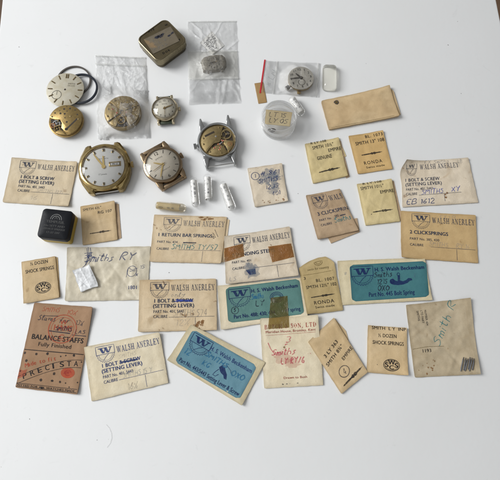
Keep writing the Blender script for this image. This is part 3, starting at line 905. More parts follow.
p = Packet('paper_envelope', 'cream envelope patched with two squares of brown sticky tape', 'envelope',
           [(224, 236.2), (289.7, 226.3), (298.7, 275.8), (225.8, 284.3)], 'grey_cream_paper', 1.2, (.4, 0, .9, .9), 6, group=G1, wr=.3)
stationery(p, [('3 WINDING STEMS', .11, .465, .72, .072), ('PART No. 401', .10, .60, .37, .05), ('CALIBRE', .10, .73, .27, .05)], 'navy_print')
p.dot(.37, .79, 5.2, 'blue_smudge', 'ink_smudge', 24, .25); p.dot(.34, .73, 3.6, 'blue_smudge', 'ink_smudge', 24, .3)
for k in range(5): p.path([(.29 + .01 * k, .775 + .022 * k), (.42, .765 + .022 * k)], .8 * MM, 'deep_blue_print', 'crossing_out')
p.hand('LS', .05, .955, .15, .09, 'blue_smudge', w=.5, seed=25)
p.finish()
p.sheet('sticky_tape', 'aged_tape', [(-.005, .255), (.275, .215), (.28, .475), (-.005, .54)], .00013, 14, 10, 0, None, .012)
p.sheet('sticky_tape', 'aged_tape', [(.635, .345), (.975, .345), (.985, .62), (.665, .675)], .00013, 14, 10, 0, None, .012)

p = Packet('paper_envelope', 'tan envelope with clean square corners on the right, under the one with a curled edge', 'envelope',
           [(401, 210.4), (475.6, 215), (478.7, 263), (401.3, 257.6)], 'tan_paper', 1.1, (.2, 0, 0, .5), 7, wr=.14, group=G1, creases=1)
stationery(p, [('2 CLICKSPRINGS', .115, .48, .62, .072), ('PART No. 385, 430', .115, .61, .50, .05), ('CALIBRE', .115, .735, .29, .05)], 'navy_print', title='WALSH ANERLEY')
p.hand('SMITHS    RY 16', .36, .72, .90, .095, 'pale_pencil', w=.42, seed=27); p.hand('EX LB', .52, .12, .74, .08, 'pale_pencil', w=.4, seed=28)
p.finish()

p = Packet('paper_envelope', 'pale worn envelope with curled left edge and blue and black handwriting', 'envelope',
           [(402.2, 161.7), (468.3, 157.6), (478.7, 202.2), (402.6, 207)], 'grey_cream_paper', 1.2, seed=8, wr=.34, group=G1, creases=3, curl=(4.5, .6, 0, 0),
           left=lambda v: (.045 * math.exp(-((v - .0) / .12) ** 2) - .03 * math.exp(-((v - .25) / .2) ** 2)))
s_ = SETTING
emblem(p, .055, .02, .215, .335, 'navy_print'); p.serif('WALSH ANERLEY', .26, .20, .84, .105, 'navy_print')
for t_, a, b, c_, h in (('1 BOLT & SCREW', .045, .455, .53, .070), ('(SETTING LEVER)', .045, .555, .55, .072), ('PART No. 401, 5443', .05, .655, .42, .055), ('CALIBRE', .05, .755, .20, .055)):
    p.text(t_, a, b, c_, h, 'navy_print', bold=.02 if h > .06 else .006)
p.path([(.22, .765), (.80, .755)], .28 * MM, 'navy_print'); p.path([(.565, .775), (.565, .93)], .3 * MM, 'navy_print')
p.hand('SMITHS', .26, .75, .565, .105, 'bright_blue_pen', w=.55, seed=31); p.hand('XY', .67, .73, .80, .105, 'bright_blue_pen', w=.55, seed=32)
p.hand('EB 1612', .05, .95, .44, .105, 'blue_pen', w=.62, seed=33); p.hand('EX Smiths', .33, .085, .70, .075, 'pencil', w=.42, seed=34); p.hand('LB', .83, .11, .90, .075, 'pencil', w=.42, seed=35)
for k in range(5):
    rr = random.Random(k + 60); p.dot(.56 + .05 * rr.random(), .72 + .22 * rr.random(), rr.uniform(.3, .8), 'rust_stain', 'rust_stain', 12, .4, 1, 0, k)
p.finish()

p = Packet('folded_envelope', 'brownish shield emblem envelope folded in half, its rear half sticking out below', 'envelope',
           [(305.8, 195.3), (340, 188.3), (358.6, 230.3), (317.8, 239.5)], 'dull_tan_paper', 1.7, (0, 0, .3, .5), 9, wr=.36, creases=3, nu=30, nv=34, group=G1)
emblem(p, .14, .05, .55, .37, 'navy_print'); p.serif('WALS', .60, .225, .985, .115, 'navy_print')
p.text('3 CLICKSPRIN', .17, .50, .985, .08, 'navy_print', bold=.022); p.text('PART No', .17, .63, .47, .05, 'navy_print'); p.text('CALIBRE', .17, .74, .45, .05, 'navy_print')
p.text('385', .57, .61, .68, .05, 'navy_print'); p.path([(.71, .595), (.86, .59)], .8 * MM, 'navy_print', 'crossing_out')
p.hand('Smiths', .52, .72, .965, .10, 'teal_pen', w=.6, seed=37)
p.finish(); p.backing('dull_tan_paper', [(322, 226), (357, 218), (359.6, 231.8), (331.0, 243.2)], 'rear_half', th=.0006)

# ---- the red printed packet, on top of the green label
p = Packet('printed_packet', 'cream packet with red printing and red pen writing', 'packet',
           [(260, 318.5), (317.8, 315), (323.5, 385.2), (264.2, 388.4)], 'pale_cream_paper', 1.1, (.9, .9, 0, 0), 10, nu=34, nv=40)
p.serif('BUSCH & SON, LTD', .065, .165, .965, .062, 'red_print', th=.24)
p.text('Meridian House, Bromley, Kent', .085, .225, .94, .036, 'red_print', bold=.012); p.path([(.085, .255), (.94, .245)], .2 * MM, 'red_print')
p.hand('3', .42, .37, .52, .085, 'pink_red_pen', w=.78, seed=41); p.hand('r', .40, .41, .46, .03, 'pink_red_pen', w=.6, seed=42)
p.hand('Smiths', .15, .545, .57, .085, 'pink_red_pen', w=.78, seed=43, slant=.45); p.path([(.11, .36), (.15, .45), (.22, .54)], .5 * MM, 'pink_red_pen', 'handwriting')
p.hand('LY RY/6', .31, .67, .72, .085, 'pink_red_pen', w=.78, seed=44); p.hand('"', .76, .60, .83, .06, 'pink_red_pen', w=.6, seed=45)
p.dot(.35, .58, 6.5, 'pink_smudge', 'ink_smudge', 26, .3, .6); p.dot(.50, .66, 5.5, 'pink_smudge', 'ink_smudge', 26, .3, .5)
p.text('Drawn to Bush', .34, .885, .735, .032, 'red_print', bold=.008)
for k in range(6):
    rr = random.Random(k + 70); p.dot(.30 + .3 * rr.random(), .945 + .02 * rr.random(), rr.uniform(.25, .6), 'black_pen', 'ink_smudge', 10, .5, .6, 0, k)
p.dot(.385, .44, .7, 'rust_stain', 'rust_stain', 12, .4)
p.finish()
red_packet = p
# tape from the green label down over the head of the red printed packet
a = [P(x, y, .0021) for x, y in ((270.8, 297.5), (287.5, 295.5), (289.2, 327.5), (268, 329.0))]
V = []; U_ = []; F = []
for j in range(21):
    for i in range(9):
        b, c_ = j / 20, i / 8
        q = (a[0] * (1 - c_) + a[1] * c_) * (1 - b) + (a[3] * (1 - c_) + a[2] * c_) * b
        u1, v1 = green_packet.inv(q.to_2d()); u2, v2 = red_packet.inv(q.to_2d())
        z = green_packet.zf(u1, v1) if v1 < 1 else 0
        z += 0.00022
        if v2 > -0.03: z = max(z, red_packet.zf(u2, max(v2, 0)) + 0.00022)
        V.append(Vector((q.x, q.y, z)) - green_packet.o); U_.append((c_, b)); F += [(j * 9 + i, j * 9 + i + 1, j * 9 + i + 10, j * 9 + i + 9)] if j < 20 and i < 8 else []
mesh_obj('sticky_tape', V, F, 'olive_tape', green_packet.root, None, 60, U_)

# ---- other labelled packets
p = Packet('label_packet', 'packet with deep teal label in the middle right, straight below the yellowed packets', 'packet',
           [(337.3, 260.5), (424.6, 257.6), (432.3, 300), (342, 305)], 'waxed_cream_paper', 1.0, (0, .6, .2, 0), 11, group=GL)
L = p.label_patch('teal_label', [(349.4, 265), (426.0, 261.2), (429.0, 296.8), (352, 301.6)])
emblem(L, .015, .06, .30, .60, 'deep_blue_print', .42)
L.text('H. S. Walsh Beckenham', .325, .215, .965, .105, 'deep_blue_print', bold=.03); L.text('Part No. 445 Bolt Spring', .225, .90, .815, .12, 'deep_blue_print', bold=.02)
L.hand('Smiths', .30, .38, .55, .14, 'black_pen', w=.65, seed=51); L.hand('1215', .34, .57, .48, .13, 'black_pen', w=.65, seed=52); L.hand('OXO', .34, .76, .50, .15, 'black_pen', w=.70, seed=53)
L.poly([(.51, .48), (.55, .44), (.58, .50), (.61, .52), (.615, .36), (.63, .35), (.645, .38), (.64, .50), (.68, .53), (.72, .50), (.75, .45), (.79, .46), (.80, .51), (.76, .54), (.74, .58), (.68, .62), (.61, .63), (.55, .61), (.52, .58), (.55, .55)], 'deep_blue_print', 'printed_drawing')
L.ell(.625, .335, .035, .045, .4, 'deep_blue_print', 'printed_drawing'); L.ell(.535, .52, .05, .06, .5, 'deep_blue_print', 'printed_drawing')
L.hand('2', .82, .43, .85, .10, 'blue_smudge', w=.5, seed=54)
p.dot(.08, .30, .8, 'blue_smudge', 'ink_smudge', 12, .5, 1.4)
L.finish(); p.finish()

p = Packet('label_packet', 'packet with light blue label lying steeply slanted in the front row', 'packet',
           [(190.8, 324.3), (265.2, 362.4), (241.8, 405.7), (167, 360)], 'waxed_cream_paper', 1.1, (1.3, 0, 0, 0), 12, group=GL)
L = p.label_patch('blue_label', [(193.2, 329.4), (257.2, 366), (239.2, 399.8), (174.7, 361.7)])
emblem(L, .04, .05, .335, .56, 'deep_blue_print', .42)
L.text('H. S. Walsh Beckenham', .335, .25, .97, .115, 'blue_print', bold=.024); L.text('Part No. 443/5443 Setting Lever & Screw', .045, .935, .965, .115, 'deep_blue_print', bold=.016)
L.hand("12'", .045, .67, .165, .17, 'cyan_pen', w=.70, seed=61); L.hand('SMITHS', .31, .445, .66, .135, 'cyan_pen', w=.80, seed=62, an=-2); L.hand('KG', .335, .70, .45, .14, 'cyan_pen', w=.75, seed=63)
L.hand('OXO', .74, .56, .94, .15, 'cyan_pen', w=.80, seed=64, an=4)
L.poly([(.56, .53), (.585, .44), (.63, .46), (.66, .53), (.70, .60), (.725, .72), (.69, .73), (.66, .66), (.62, .64), (.59, .60)], 'deep_blue_print', 'printed_drawing')
L.path([(.57, .58), (.545, .68), (.53, .78), (.57, .79), (.60, .70)], .4 * MM, 'deep_blue_print', 'printed_drawing'); L.path([(.60, .44), (.65, .40), (.72, .46), (.74, .52)], .3 * MM, 'deep_blue_print', 'printed_drawing')
L.finish(); p.finish()

# ---- kraft packet
p = Packet('kraft_packet', 'brown kraft packet with dots, a red round stamp and a red oval', 'packet',
           [(34.1, 302.4), (93, 307), (77.3, 394.6), (15, 387.6)], 'kraft_paper', 1.2, seed=13, nu=34, nv=44, wr=.16, creases=1)
p.ell(.56, .285, .165, .165, .75, 'red_stamp', 'printed_stamp', 48); p.ell(.56, .285, .135, .135, .4, 'red_stamp', 'printed_stamp', 48)
p.text('HAMS', .42, .305, .72, .065, 'red_stamp', 'printed_stamp', .03); p.text('W', .50, .23, .62, .05, 'red_stamp', 'printed_stamp', .03); p.text('C', .53, .40, .61, .05, 'red_stamp', 'printed_stamp', .03)
p.hand('SMITHS', .16, .095, .46, .055, 'red_stamp', w=.5, seed=71); p.hand('10½', .58, .11, .76, .055, 'red_stamp', w=.5, seed=72)
p.hand('Staves', .12, .205, .42, .065, 'black_pen', w=.55, seed=73, slant=.4); p.path([(.20, .15), (.45, .14)], .5 * MM, 'black_pen', 'handwriting')
p.hand('for', .47, .215, .66, .06, 'black_pen', w=.5, seed=74, slant=.4); p.hand('13½', .76, .225, .90, .055, 'black_pen', w=.5, seed=75)
p.hand('SMITHS', .44, .31, .72, .05, 'black_pen', w=.6, seed=76); p.hand('LAS', .78, .325, .95, .05, 'black_pen', w=.5, seed=77)
p.path([(.34, .32), (.50, .325), (.70, .33)], .7 * MM, 'black_pen', 'handwriting'); p.path([(.74, .345), (.97, .345)], .5 * MM, 'black_pen', 'handwriting')
p.text('BALANCE STAFFS', .09, .43, .94, .058, 'black_print', bold=.03); p.text('Fully Finished', .22, .505, .76, .046, 'black_print', bold=.008)
p.path([(0.01, .56), (.985, .555)], .55 * MM, 'black_print')
pts = lambda o: [(.0 + .98 * k / 24, .875 - .255 * math.sin(PI * .5 * k / 24) + o) for k in range(25)]
p.path(pts(0), .35 * MM, 'black_print'); p.path(pts(.085), .35 * MM, 'black_print')
for k, ch in enumerate('PRECISTA'):
    x = .13 + .80 * k / 7 * .95; sl = .255 * PI * .5 / .98 * math.cos(PI * .5 * x / .98) * p.H / p.W
    p.text(ch, x - .03, .875 - .255 * math.sin(PI * .5 * x / .98) + .072, x + (.035 if ch != 'I' else -.01), .060, 'black_print', 'printed_text', .012, math.degrees(math.atan(sl)))
for k, ch in enumerate('Made to fit'):
    if ch == ' ': continue
    x = .085 + .44 * k / 10
    p.text(ch, x, .765 - .11 * (k / 10) ** .85, None, .047, 'orange_red_print', 'printed_text', .01, 17)
p.dot(.785, .775, 4.6, 'orange_red_print', 'printed_emblem', 28, 0, .72)
p.ell(.785, .775, .034, .030, .4, 'kraft_print' if 'kraft_print' in MATS else 'red_print', 'printed_emblem', level=1); p.text('AWA', .72, .79, .85, .035, 'red_print', 'printed_emblem', .03, level=1)
p.poly([(.0, .79), (.0, .90), (.11, .86), (.13, .78), (.06, .80)], 'red_stamp', 'printed_stamp')
for u, v in ((.03, .60), (.22, .60), (.40, .585), (.70, .585), (.83, .575), (.08, .685), (.02, .81), (.56, .88), (.69, .885), (.78, .89), (.97, .87), (.42, .97), (.38, .885), (.62, .60), (.97, .64), (.85, .93), (.57, .80)):
    rr = random.Random(int(u * 100 + v * 1000)); p.dot(u, v, rr.choice((.5, .8, .9, .9)), 'black_print', 'printed_dots', 9, .15)
p.path([(.0, .945), (.985, .945)], .35 * MM, 'black_print'); p.path([(.0, .983), (.985, .983)], .35 * MM, 'black_print')
p.text('FITTED FOR ALL WATCHES MADE', .03, .977, .95, .022, 'black_print', bold=.02)
p.finish()

# ---- small square packets
G2 = 'small square staff packets'
p = Packet('small_packet', 'yellowed square packet stamped in three rows, a scrap of foil showing at its right', 'packet',
           [(304.8, 143.8), (338.8, 136.9), (348.1, 175.6), (313, 183)], 'yellow_paper', 1.7, seed=14, wr=.34, creases=3, nu=26, nv=30, group=G2)
p.text('R LY 108', .17, .045, .62, .06, 'black_stamp', bold=.01)
p.text('SMITH 10½"', .19, .185, .80, .085, 'black_stamp', bold=.012); p.text('EMPIRE', .62, .325, .985, .085, 'black_stamp', bold=.012); p.text('GENUINE', .26, .465, .68, .085, 'black_stamp', bold=.02)
staff(p, .22, .775, .84, 2, 'black_print', 1.0); p.finish()
p.backing('yellow_paper', [(336, 139.5), (342.5, 147), (346.3, 156), (339, 160)]); p.backing('dull_tan_paper', [(339, 140), (340.6, 140.5), (349.6, 176.5), (346, 178)], th=.00055)

p = Packet('small_packet', 'orange tan square packet, topmost of the small packets at right', 'packet',
           [(348.5, 136), (382.9, 130.2), (392.7, 168.6), (358.2, 173.8)], 'orange_paper', 1.1, seed=15, wr=.16, creases=1, nu=26, nv=30, group=G2)
p.text('BL. 1073', .46, .125, .955, .075, 'black_print', bold=.02, space=1.25); p.text('SMITH 13" 108', .14, .275, .965, .085, 'black_stamp', bold=.014)
staff(p, .22, .545, .83, 1, 'black_print', .9); p.text('RONDA', .24, .80, .76, .085, 'black_print', bold=.004, space=1.35); p.text('Swiss made', .27, .90, .80, .05, 'black_print', bold=.006); p.finish()

p = Packet('small_packet', 'yellowed square packet below the orange tan one, stamped in two rows', 'packet',
           [(357, 183.8), (391.7, 178.4), (400.4, 221), (366, 225)], 'yellow_paper', 1.6, seed=16, wr=.34, creases=3, nu=26, nv=30, group=G2)
p.text('R LY 108', .16, .045, .70, .05, 'black_stamp', bold=.01)
p.text('SMITH 10½"', .07, .165, .73, .075, 'faded_stamp', bold=.01); p.text('EMPIRE', .60, .315, .985, .075, 'black_stamp', bold=.012)
staff(p, .27, .72, .86, 1, 'black_stamp', .9); p.dot(.22, .765, .35, 'black_pen', 'ink_smudge', 8, .3); p.finish()
p.backing('dull_tan_paper', [(389, 181), (393.8, 181), (402.8, 220.5), (398.5, 221)])

p = Packet('small_packet', 'plain buff square packet beside the black box, faintly stamped', 'packet',
           [(80, 206), (114.4, 200.6), (117.4, 239.4), (82.4, 245)], 'buff_paper', 1.5, seed=17, wr=.32, creases=3, nu=26, nv=30, group=G2)
p.text('SMITH 6½"', .07, .145, .60, .065, 'faded_stamp', bold=.004); p.text('RG 107', .50, .275, .90, .07, 'faded_stamp', bold=.01)
staff(p, .22, .745, .84, 0, 'black_stamp', .8); p.finish()
p.backing('dull_tan_paper', [(112, 203), (118.6, 204), (121.4, 238), (115, 240)])

p = Packet('small_packet', 'tan square packet with oval mark at far left beside the glassine packet', 'packet',
           [(21, 261.6), (55, 256), (59.4, 297.6), (23.6, 303.6)], 'buff_paper', 1.2, seed=18, wr=.18, creases=1, nu=26, nv=30, group=G2)
p.text('½ DOZEN', .26, .13, .77, .08, 'black_print', bold=.014); p.text('SHOCK SPRINGS', .11, .305, .93, .085, 'black_print', bold=.014)
oval_mark(p, .57, .70, .175, 'black_print'); p.finish(); p.backing('tan_paper', [(52, 257.5), (57.5, 257.2), (60.2, 297.0), (56, 298)])

p = Packet('small_packet', 'tan square packet with oval mark in the front row beside the packet of pins', 'packet',
           [(368, 325.2), (406.7, 327.8), (408.2, 375.6), (367, 372.4)], 'buff_paper', 1.2, seed=19, wr=.18, creases=1, nu=26, nv=30, group=G2)
p.text('SMITH  L Y  INP', .10, .075, .97, .068, 'black_print', bold=.012); p.text('½ DOZEN', .27, .235, .73, .075, 'black_print', bold=.016); p.text('SHOCK SPRINGS', .13, .39, .91, .078, 'black_print', bold=.02)
oval_mark(p, .60, .81, .165, 'black_print'); p.dot(.25, .82, .3, 'black_pen', 'ink_smudge', 8, .3); p.finish()

p = Packet('small_packet', 'buff packet with a circled number, standing slanted between red printed and oval marked packets', 'packet',
           [(307.8, 341.9), (334, 317.5), (367.9, 372), (341.6, 393.9)], 'buff_paper', 1.3, (.9, 0, .5, 0), 20, wr=.2, creases=2, nu=24, nv=36, group=G2)
p.text('3 LY 363', .18, .40, .735, .058, 'black_print', bold=.016, an=11); p.text('SMITH 8¾"', .10, .53, .80, .058, 'black_stamp', bold=.012, an=12); p.text('EMPIRE', .58, .62, 1.0, .056, 'black_stamp', bold=.012, an=12)
p.ell(.42, .755, .095, .085, .5, 'black_pen', 'handwriting'); p.hand('4', .36, .80, .49, .085, 'black_pen', w=.5, seed=81)
staff(p, .17, .925, .95, 6, 'black_print', 1.1); p.finish(); p.backing('buff_paper', [(334.5, 318.5), (346, 331), (348.5, 340), (340, 338)])

p = Packet('small_packet', 'square packet covered in smudged blue handwriting, alone in the middle', 'packet',
           [(247.3, 168), (281.9, 163), (288, 201), (254.8, 206.9)], 'grey_cream_paper', 1.3, seed=21, wr=.25, creases=2, nu=26, nv=30, group=G2)
for u, v, r in ((.55, .22, 5), (.72, .28, 5), (.45, .35, 5), (.65, .50, 4.5), (.62, .66, 4), (.75, .36, 4)): p.dot(u, v, r, 'blue_smudge', 'ink_smudge', 24, .35, .7)
p.ell(.18, .235, .095, .095, .5, 'blue_pen', 'handwriting'); p.hand('1', .16, .28, .20, .09, 'blue_pen', w=.5, seed=84)
p.hand('# 861', .34, .255, .90, .105, 'blue_pen', w=.65, seed=85); p.hand('SMITHS', .24, .43, .82, .105, 'blue_pen', w=.65, seed=86); p.hand('12.15', .42, .61, .80, .105, 'blue_pen', w=.6, seed=87); p.hand('401', .56, .80, .82, .105, 'blue_pen', w=.55, seed=88)
for k in range(9):
    rr = random.Random(k + 20); p.dot(.18 + .75 * rr.random(), .86 + .1 * rr.random(), rr.uniform(.2, .7), 'rust_stain', 'rust_stain', 10, .5, 1, 0, k)
p.finish()

# the flap packet: pointed, curved head
p = Packet('flap_packet', 'olive tan packet with an open curved flap at its top', 'packet',
           [(296.6, 259.5), (332.6, 254.2), (343.5, 310), (306.4, 314.6)], 'olive_paper', 1.2, (.9, 0, 0, .5), 22, wr=.22, creases=1, nu=28, nv=40,
           outline=lambda u: .30 * max(0, .62 - u) ** 1.6 + .02 + 0.75 * max(0, u - .80) ** 1.1, left=lambda v: .02)
p.text('RONDA', .26, .845, .80, .062, 'black_print', bold=.006, space=1.2); p.text('Swiss made', .27, .915, .79, .04, 'black_print', bold=.006)
p.text('BL. 1007', .42, .455, .92, .055, 'black_print', bold=.01, space=1.2); p.text('SMITH 12½" 102', .12, .555, .95, .056, 'black_stamp', bold=.012); p.text('3', .10, .385, .15, .05, 'black_print')
staff(p, .19, .715, .86, 2, 'black_print', .75)
p.ell(.565, .10, .075, .06, .35, 'dark_gold_print', 'printed_emblem', 30, 0, 0, 180); p.ell(.565, .10, .045, .035, .3, 'dark_gold_print', 'printed_emblem', 30, 0, 0, 180); p.path([(.46, .10), (.69, .085)], .3 * MM, 'dark_gold_print', 'printed_emblem')
p.text('Swiss for country', .24, .235, .83, .042, 'dark_gold_print', bold=.002, shear=.1); p.path([(.10, .305), (.5, .30), (.93, .285)], .25 * MM, 'dark_gold_print', 'flap_crease')
p.finish()

# plain thick brown envelope, upper right
p = Packet('plain_envelope', 'plain thick brown envelope with one dark round spot, upper right', 'envelope',
           [(321.3, 100.2), (389.7, 85), (399.6, 115.5), (329.4, 128.6)], 'parcel_paper', 3.0, seed=23, wr=.22, creases=1, inset=.2)
p.dot(.20, .17, 1.9, 'black_pen', 'dark_spot', 20, .12, 1); p.dot(.20, .17, 1.2, 'dark_gold_print', 'dark_spot', 16, .2, 1, 1)
for k in range(16): p.path([(.02 + .001 * k, .96), (.03 + .06 * k, .965)], .2 * MM, 'dark_gold_print', 'edge_fold') if k == 15 else None
p.finish(); p.backing('parcel_paper', [(388, 86.5), (393.6, 91), (400.6, 114.2), (397, 116.2)], th=.001)

# ---- glassine packets
p = Packet('glassine_packet', 'grey glassine packet with ink writing under a crumpled white scrap', 'packet',
           [(67.4, 247.6), (150.4, 246.2), (147, 299.9), (65, 301.2)], 'glassine', .9, seed=24, wr=.55, creases=9, nu=70, nv=44,
           fold=lambda u, v: .38 * max(0, noise.noise(Vector((u * 13, v * 1.6, 4.2)))) * min(1, v * 2.2))
p.hand('Smiths', .21, .275, .565, .145, 'blue_pen', w=.75, seed=91, slant=.45); p.hand('RY', .635, .26, .83, .15, 'blue_pen', w=.8, seed=92, slant=.35)
for u, v, a in ((.235, .18, .09), (.25, .16, .05), (.275, .17, .06)): p.path([(u, v - .16), (u + .02, v), (u - .01, v + .16), (u - .04, v + .2)], .4 * MM, 'blue_pen', 'handwriting')
p.path([(.21, .12), (.31, .10), (.22, .16), (.30, .17), (.21, .21)], .4 * MM, 'blue_pen', 'handwriting')
p.ell(.795, .47, .085, .10, .4, 'blue_pen', 'handwriting', 30, .2); p.path([(.73, .58), (.75, .40), (.80, .45), (.86, .41)], .4 * MM, 'blue_pen', 'handwriting'); p.path([(.77, .47), (.84, .46)], .4 * MM, 'blue_pen', 'handwriting')
p.hand('x', .84, .56, .88, .08, 'blue_pen', w=.4, seed=93); p.hand('15', .89, .42, .95, .06, 'blue_pen', w=.4, seed=94)
p.text('1801', .765, .80, .865, .065, 'blue_print', bold=.012)
p.finish(); glass_left = p
p = Packet('tissue_scrap', 'crumpled scrap of white tissue lying on the grey glassine packet', 'scrap',
           [(72.5, 270.5), (89.5, 264.6), (98.2, 285.8), (80.5, 292.0)], 'white_tissue', 1.3, (1.3, 1.3, 1.3, 1.3), 25, wr=.75, creases=7, nu=34, nv=34, rough_edge=.5, inset=.15)

p = Packet('glassine_packet', 'browned translucent packet with teal writing, holding the loose steel pins', 'packet',
           [(406, 304.9), (470, 298), (479.9, 374.2), (414.9, 377.5)], 'brown_glassine', .8, seed=26, wr=.40, creases=6, nu=50, nv=44, bulge=[(.86, .845, 9, 1.1)],
           fold=lambda u, v: .12 * max(0, noise.noise(Vector((u * 11, v * 1.4, 8.2)))))
p.hand('Smith', .27, .58, .92, .15, 'teal_pen', w=.6, seed=95, an=62, slant=.3) if False else None
st, wd = hw_strokes('Smith R', random.Random(96), .4, .25)
a0 = R(63); h = .115 * p.H; L_ = .66 * p.H / (wd * h)
for q in st: p.path([(.44 + (math.cos(a0) * x * L_ - math.sin(a0) * y) * h / p.W, .62 - (math.sin(a0) * x * L_ + math.cos(a0) * y) * h / p.H) for x, y in q], .6 * MM, 'teal_pen', 'handwriting', False, True)
p.text('1193', .17, .675, .30, .045, 'black_stamp', bold=.012)
for k, t_ in enumerate(('SMITHS', 'LTD PART', 'NUMBER 404')): p.text(t_, .15 + .06 * k, .10 + .0 * k, .15 + .06 * k + .16 + .04 * k, .028, 'faded_stamp', bold=.01, an=-88)
p.path([(.02, .62), (.25, .60), (.5, .61)], .25 * MM, 'dark_gold_print', 'fold_line')
for k in range(12):
    rr = random.Random(k + 33); p.dot(.06 + .40 * rr.random(), .78 + .18 * rr.random(), rr.uniform(.2, .6), 'rust_stain', 'rust_stain', 10, .5, 1, 0, k)
p.finish(); glass_right = p
p.sheet('folded_margin', 'tan_paper' if False else 'brown_glassine', [(.905, .0), (1.0, .0), (1.0, 1.0), (.93, 1.0)], .00012, 6, 30)
for k in range(6):
    x0 = 462.5 + k * 2.0; a_, b_ = P(x0 + 1.6, 357.0 + (k % 3) * .7, .0026), P(x0 - 1.3 + (0, 1.1, .2, 1.6, .5, 1.2)[k], 371.2 - (k % 2) - (.8 if k == 3 else 0), .0026)
    c_ = (a_ + b_) / 2; g = Vector((c_.x, c_.y, 0))
    z = lambda q: Vector((q.x, q.y, glass_right.zf(*glass_right.inv(q.to_2d())) + .0005)) - g
    m = MB(); m.tube([z(a_.lerp(b_, t)) for t in (0, .12, .16, .4, .6, .9, 1)], [.00022, .00026, .00044, .00046, .00046, .00046, .00024], 8)
    o = m.build('steel_pin', 'pin_steel', None, g)
    tag(o, 'slim dark steel pin in the row bundled in the browned packet', 'pin', 'steel pins bundled in the browned packet')

# ------------------------------------------------------------------ watches and movements
def markers(r0, r1, wd, z, skip=(), n=12, double=()):
    m = MB()
    for k in range(n):
        if k in skip: continue
        a = PI / 2 - 2 * PI * k / n; M = Matrix.Rotation(a - PI / 2, 4, 'Z')
        offs = (-wd * .9, wd * .9) if k in double else (0,)
        for o in offs: m.box(-wd / 2 + o, r0, z, wd / 2 + o, r1, z + .00025, M)
    return m


def numerals(items, r, h, z, mat, root, rot=0.0, upright=True, name='numeral'):
    V = []; F = []
    for body, a in items:
        vs, ts, wd = font_mesh(body, .02)
        cx, cy = r * math.cos(R(a)), r * math.sin(R(a)); k = len(V)
        V += [(cx + (x - wd / 2) * h, cy + (y - .5) * h, z) for x, y in vs]; F += [tuple(i + k for i in t) for t in ts]
    return mesh_obj(name, V, F, mat, root)


def word(body, x, y, h, z, mat, root, name='dial_lettering', bold=0.0, rz=0.0, width=None):
    vs, ts, wd = font_mesh(body, bold); sx = (width / (wd * h)) if width else 1
    ca, sa = math.cos(rz), math.sin(rz)
    V = [(x + ca * (a - wd / 2) * h * sx - sa * (b - .5) * h, y + sa * (a - wd / 2) * h * sx + ca * (b - .5) * h, z) for a, b in vs]
    return mesh_obj(name, V, ts, mat, root)


def hand_(name, deg, L, w_, z, mat, root, tail=.0012, tip=.25):
    """a hand pointing deg clockwise of twelve"""
    M = Matrix.Rotation(-R(deg), 4, 'Z'); m = MB()
    m.prism([(-w_ * .5, -tail), (w_ * .5, -tail), (w_ * .62, L * .55), (w_ * tip, L), (-w_ * tip, L), (-w_ * .62, L * .55)], z, z + .00022, 0, M)
    m.disc(0, 0, w_ * 1.25, z, z + .00026, 20)
    return m.build(name, mat, root)


def crystal(rad, z0, dome, root):
    m = MB(); pr = [(rad, z0)] + [(rad * math.cos(t), z0 + dome * math.sin(t)) for t in [PI / 2 * k / 12 for k in range(1, 12)]] + [(0, z0 + dome)]
    pr = [(rad * math.sin(PI / 2 * (1 - k / 14)) if k else rad, z0 + dome * (1 - (1 - k / 14) ** 2)) for k in range(15)]
    pr = [(rad * (1 - k / 14), z0 + dome * (1 - (1 - k / 14) ** 2.4)) for k in range(15)]
    m.lathe(pr, 72); return m.build('crystal', 'watch_crystal', root)


def crown(a, r0, r1, rad, z, mat, root, teeth=18):
    m = MB(); M = Matrix.Rotation(a, 4, 'Z') @ Matrix.Translation((r0, 0, z)) @ Matrix.Rotation(PI / 2, 4, 'Y')
    m.gear(0, 0, rad, (r1 - r0) * .35, r1 - r0, teeth, M); m.disc(0, 0, rad * .55, 0, (r1 - r0) * .4, 16, 0, M)
    return m.build('crown', mat, root)


def screw(x, y, r, z, root, mat='steel', slot=0.4):
    m = MB(); m.disc(x, y, r, z - .0003, z + .00018, 20, .00005)
    o = m.build('screw', mat, root)
    s = MB(); s.box(-r * .85, -r * .13, z + .00017, r * .85, r * .13, z + .00021, Matrix.Translation((x, y, 0)) @ Matrix.Rotation(slot, 4, 'Z'))
    s.build('screw_slot', 'recess_shade', o)


def wheel(x, y, r, z, root, mat='gilt_plate', teeth=30, spokes=4, name='gear_wheel'):
    m = MB(); ro = [];
    pts = []
    for k in range(teeth):
        for dr, da in ((0.9, -.26), (1.0, -.13), (1.0, .13), (0.9, .26)):
            a = 2 * PI * (k + da) / teeth; pts.append((r * dr * math.cos(a), r * dr * math.sin(a)))
    t = bmesh.new(); n = len(pts)
    for zz in (z, z + .0002):
        pass
    o_ = [t.verts.new((a, b, z + .0002)) for a, b in pts]; i_ = [t.verts.new((a * .72 / max(math.hypot(a, b) / r, .1), b * .72 / max(math.hypot(a, b) / r, .1), z + .0002)) for a, b in pts]
    lo = [t.verts.new((a, b, z)) for a, b in pts]
    for k in range(n):
        k2 = (k + 1) % n; t.faces.new((o_[k], o_[k2], i_[k2], i_[k])); t.faces.new((lo[k], lo[k2], o_[k2], o_[k]))
    m._merge(t, Matrix.Translation((x, y, 0)))
    for k in range(spokes): m.box(-r * .06, 0, z + .00002, r * .06, r * .76, z + .00018, Matrix.Translation((x, y, 0)) @ Matrix.Rotation(2 * PI * k / spokes + .5, 4, 'Z'))
    m.disc(x, y, r * .16, z, z + .0005, 16)
    return m.build(name, mat, root)


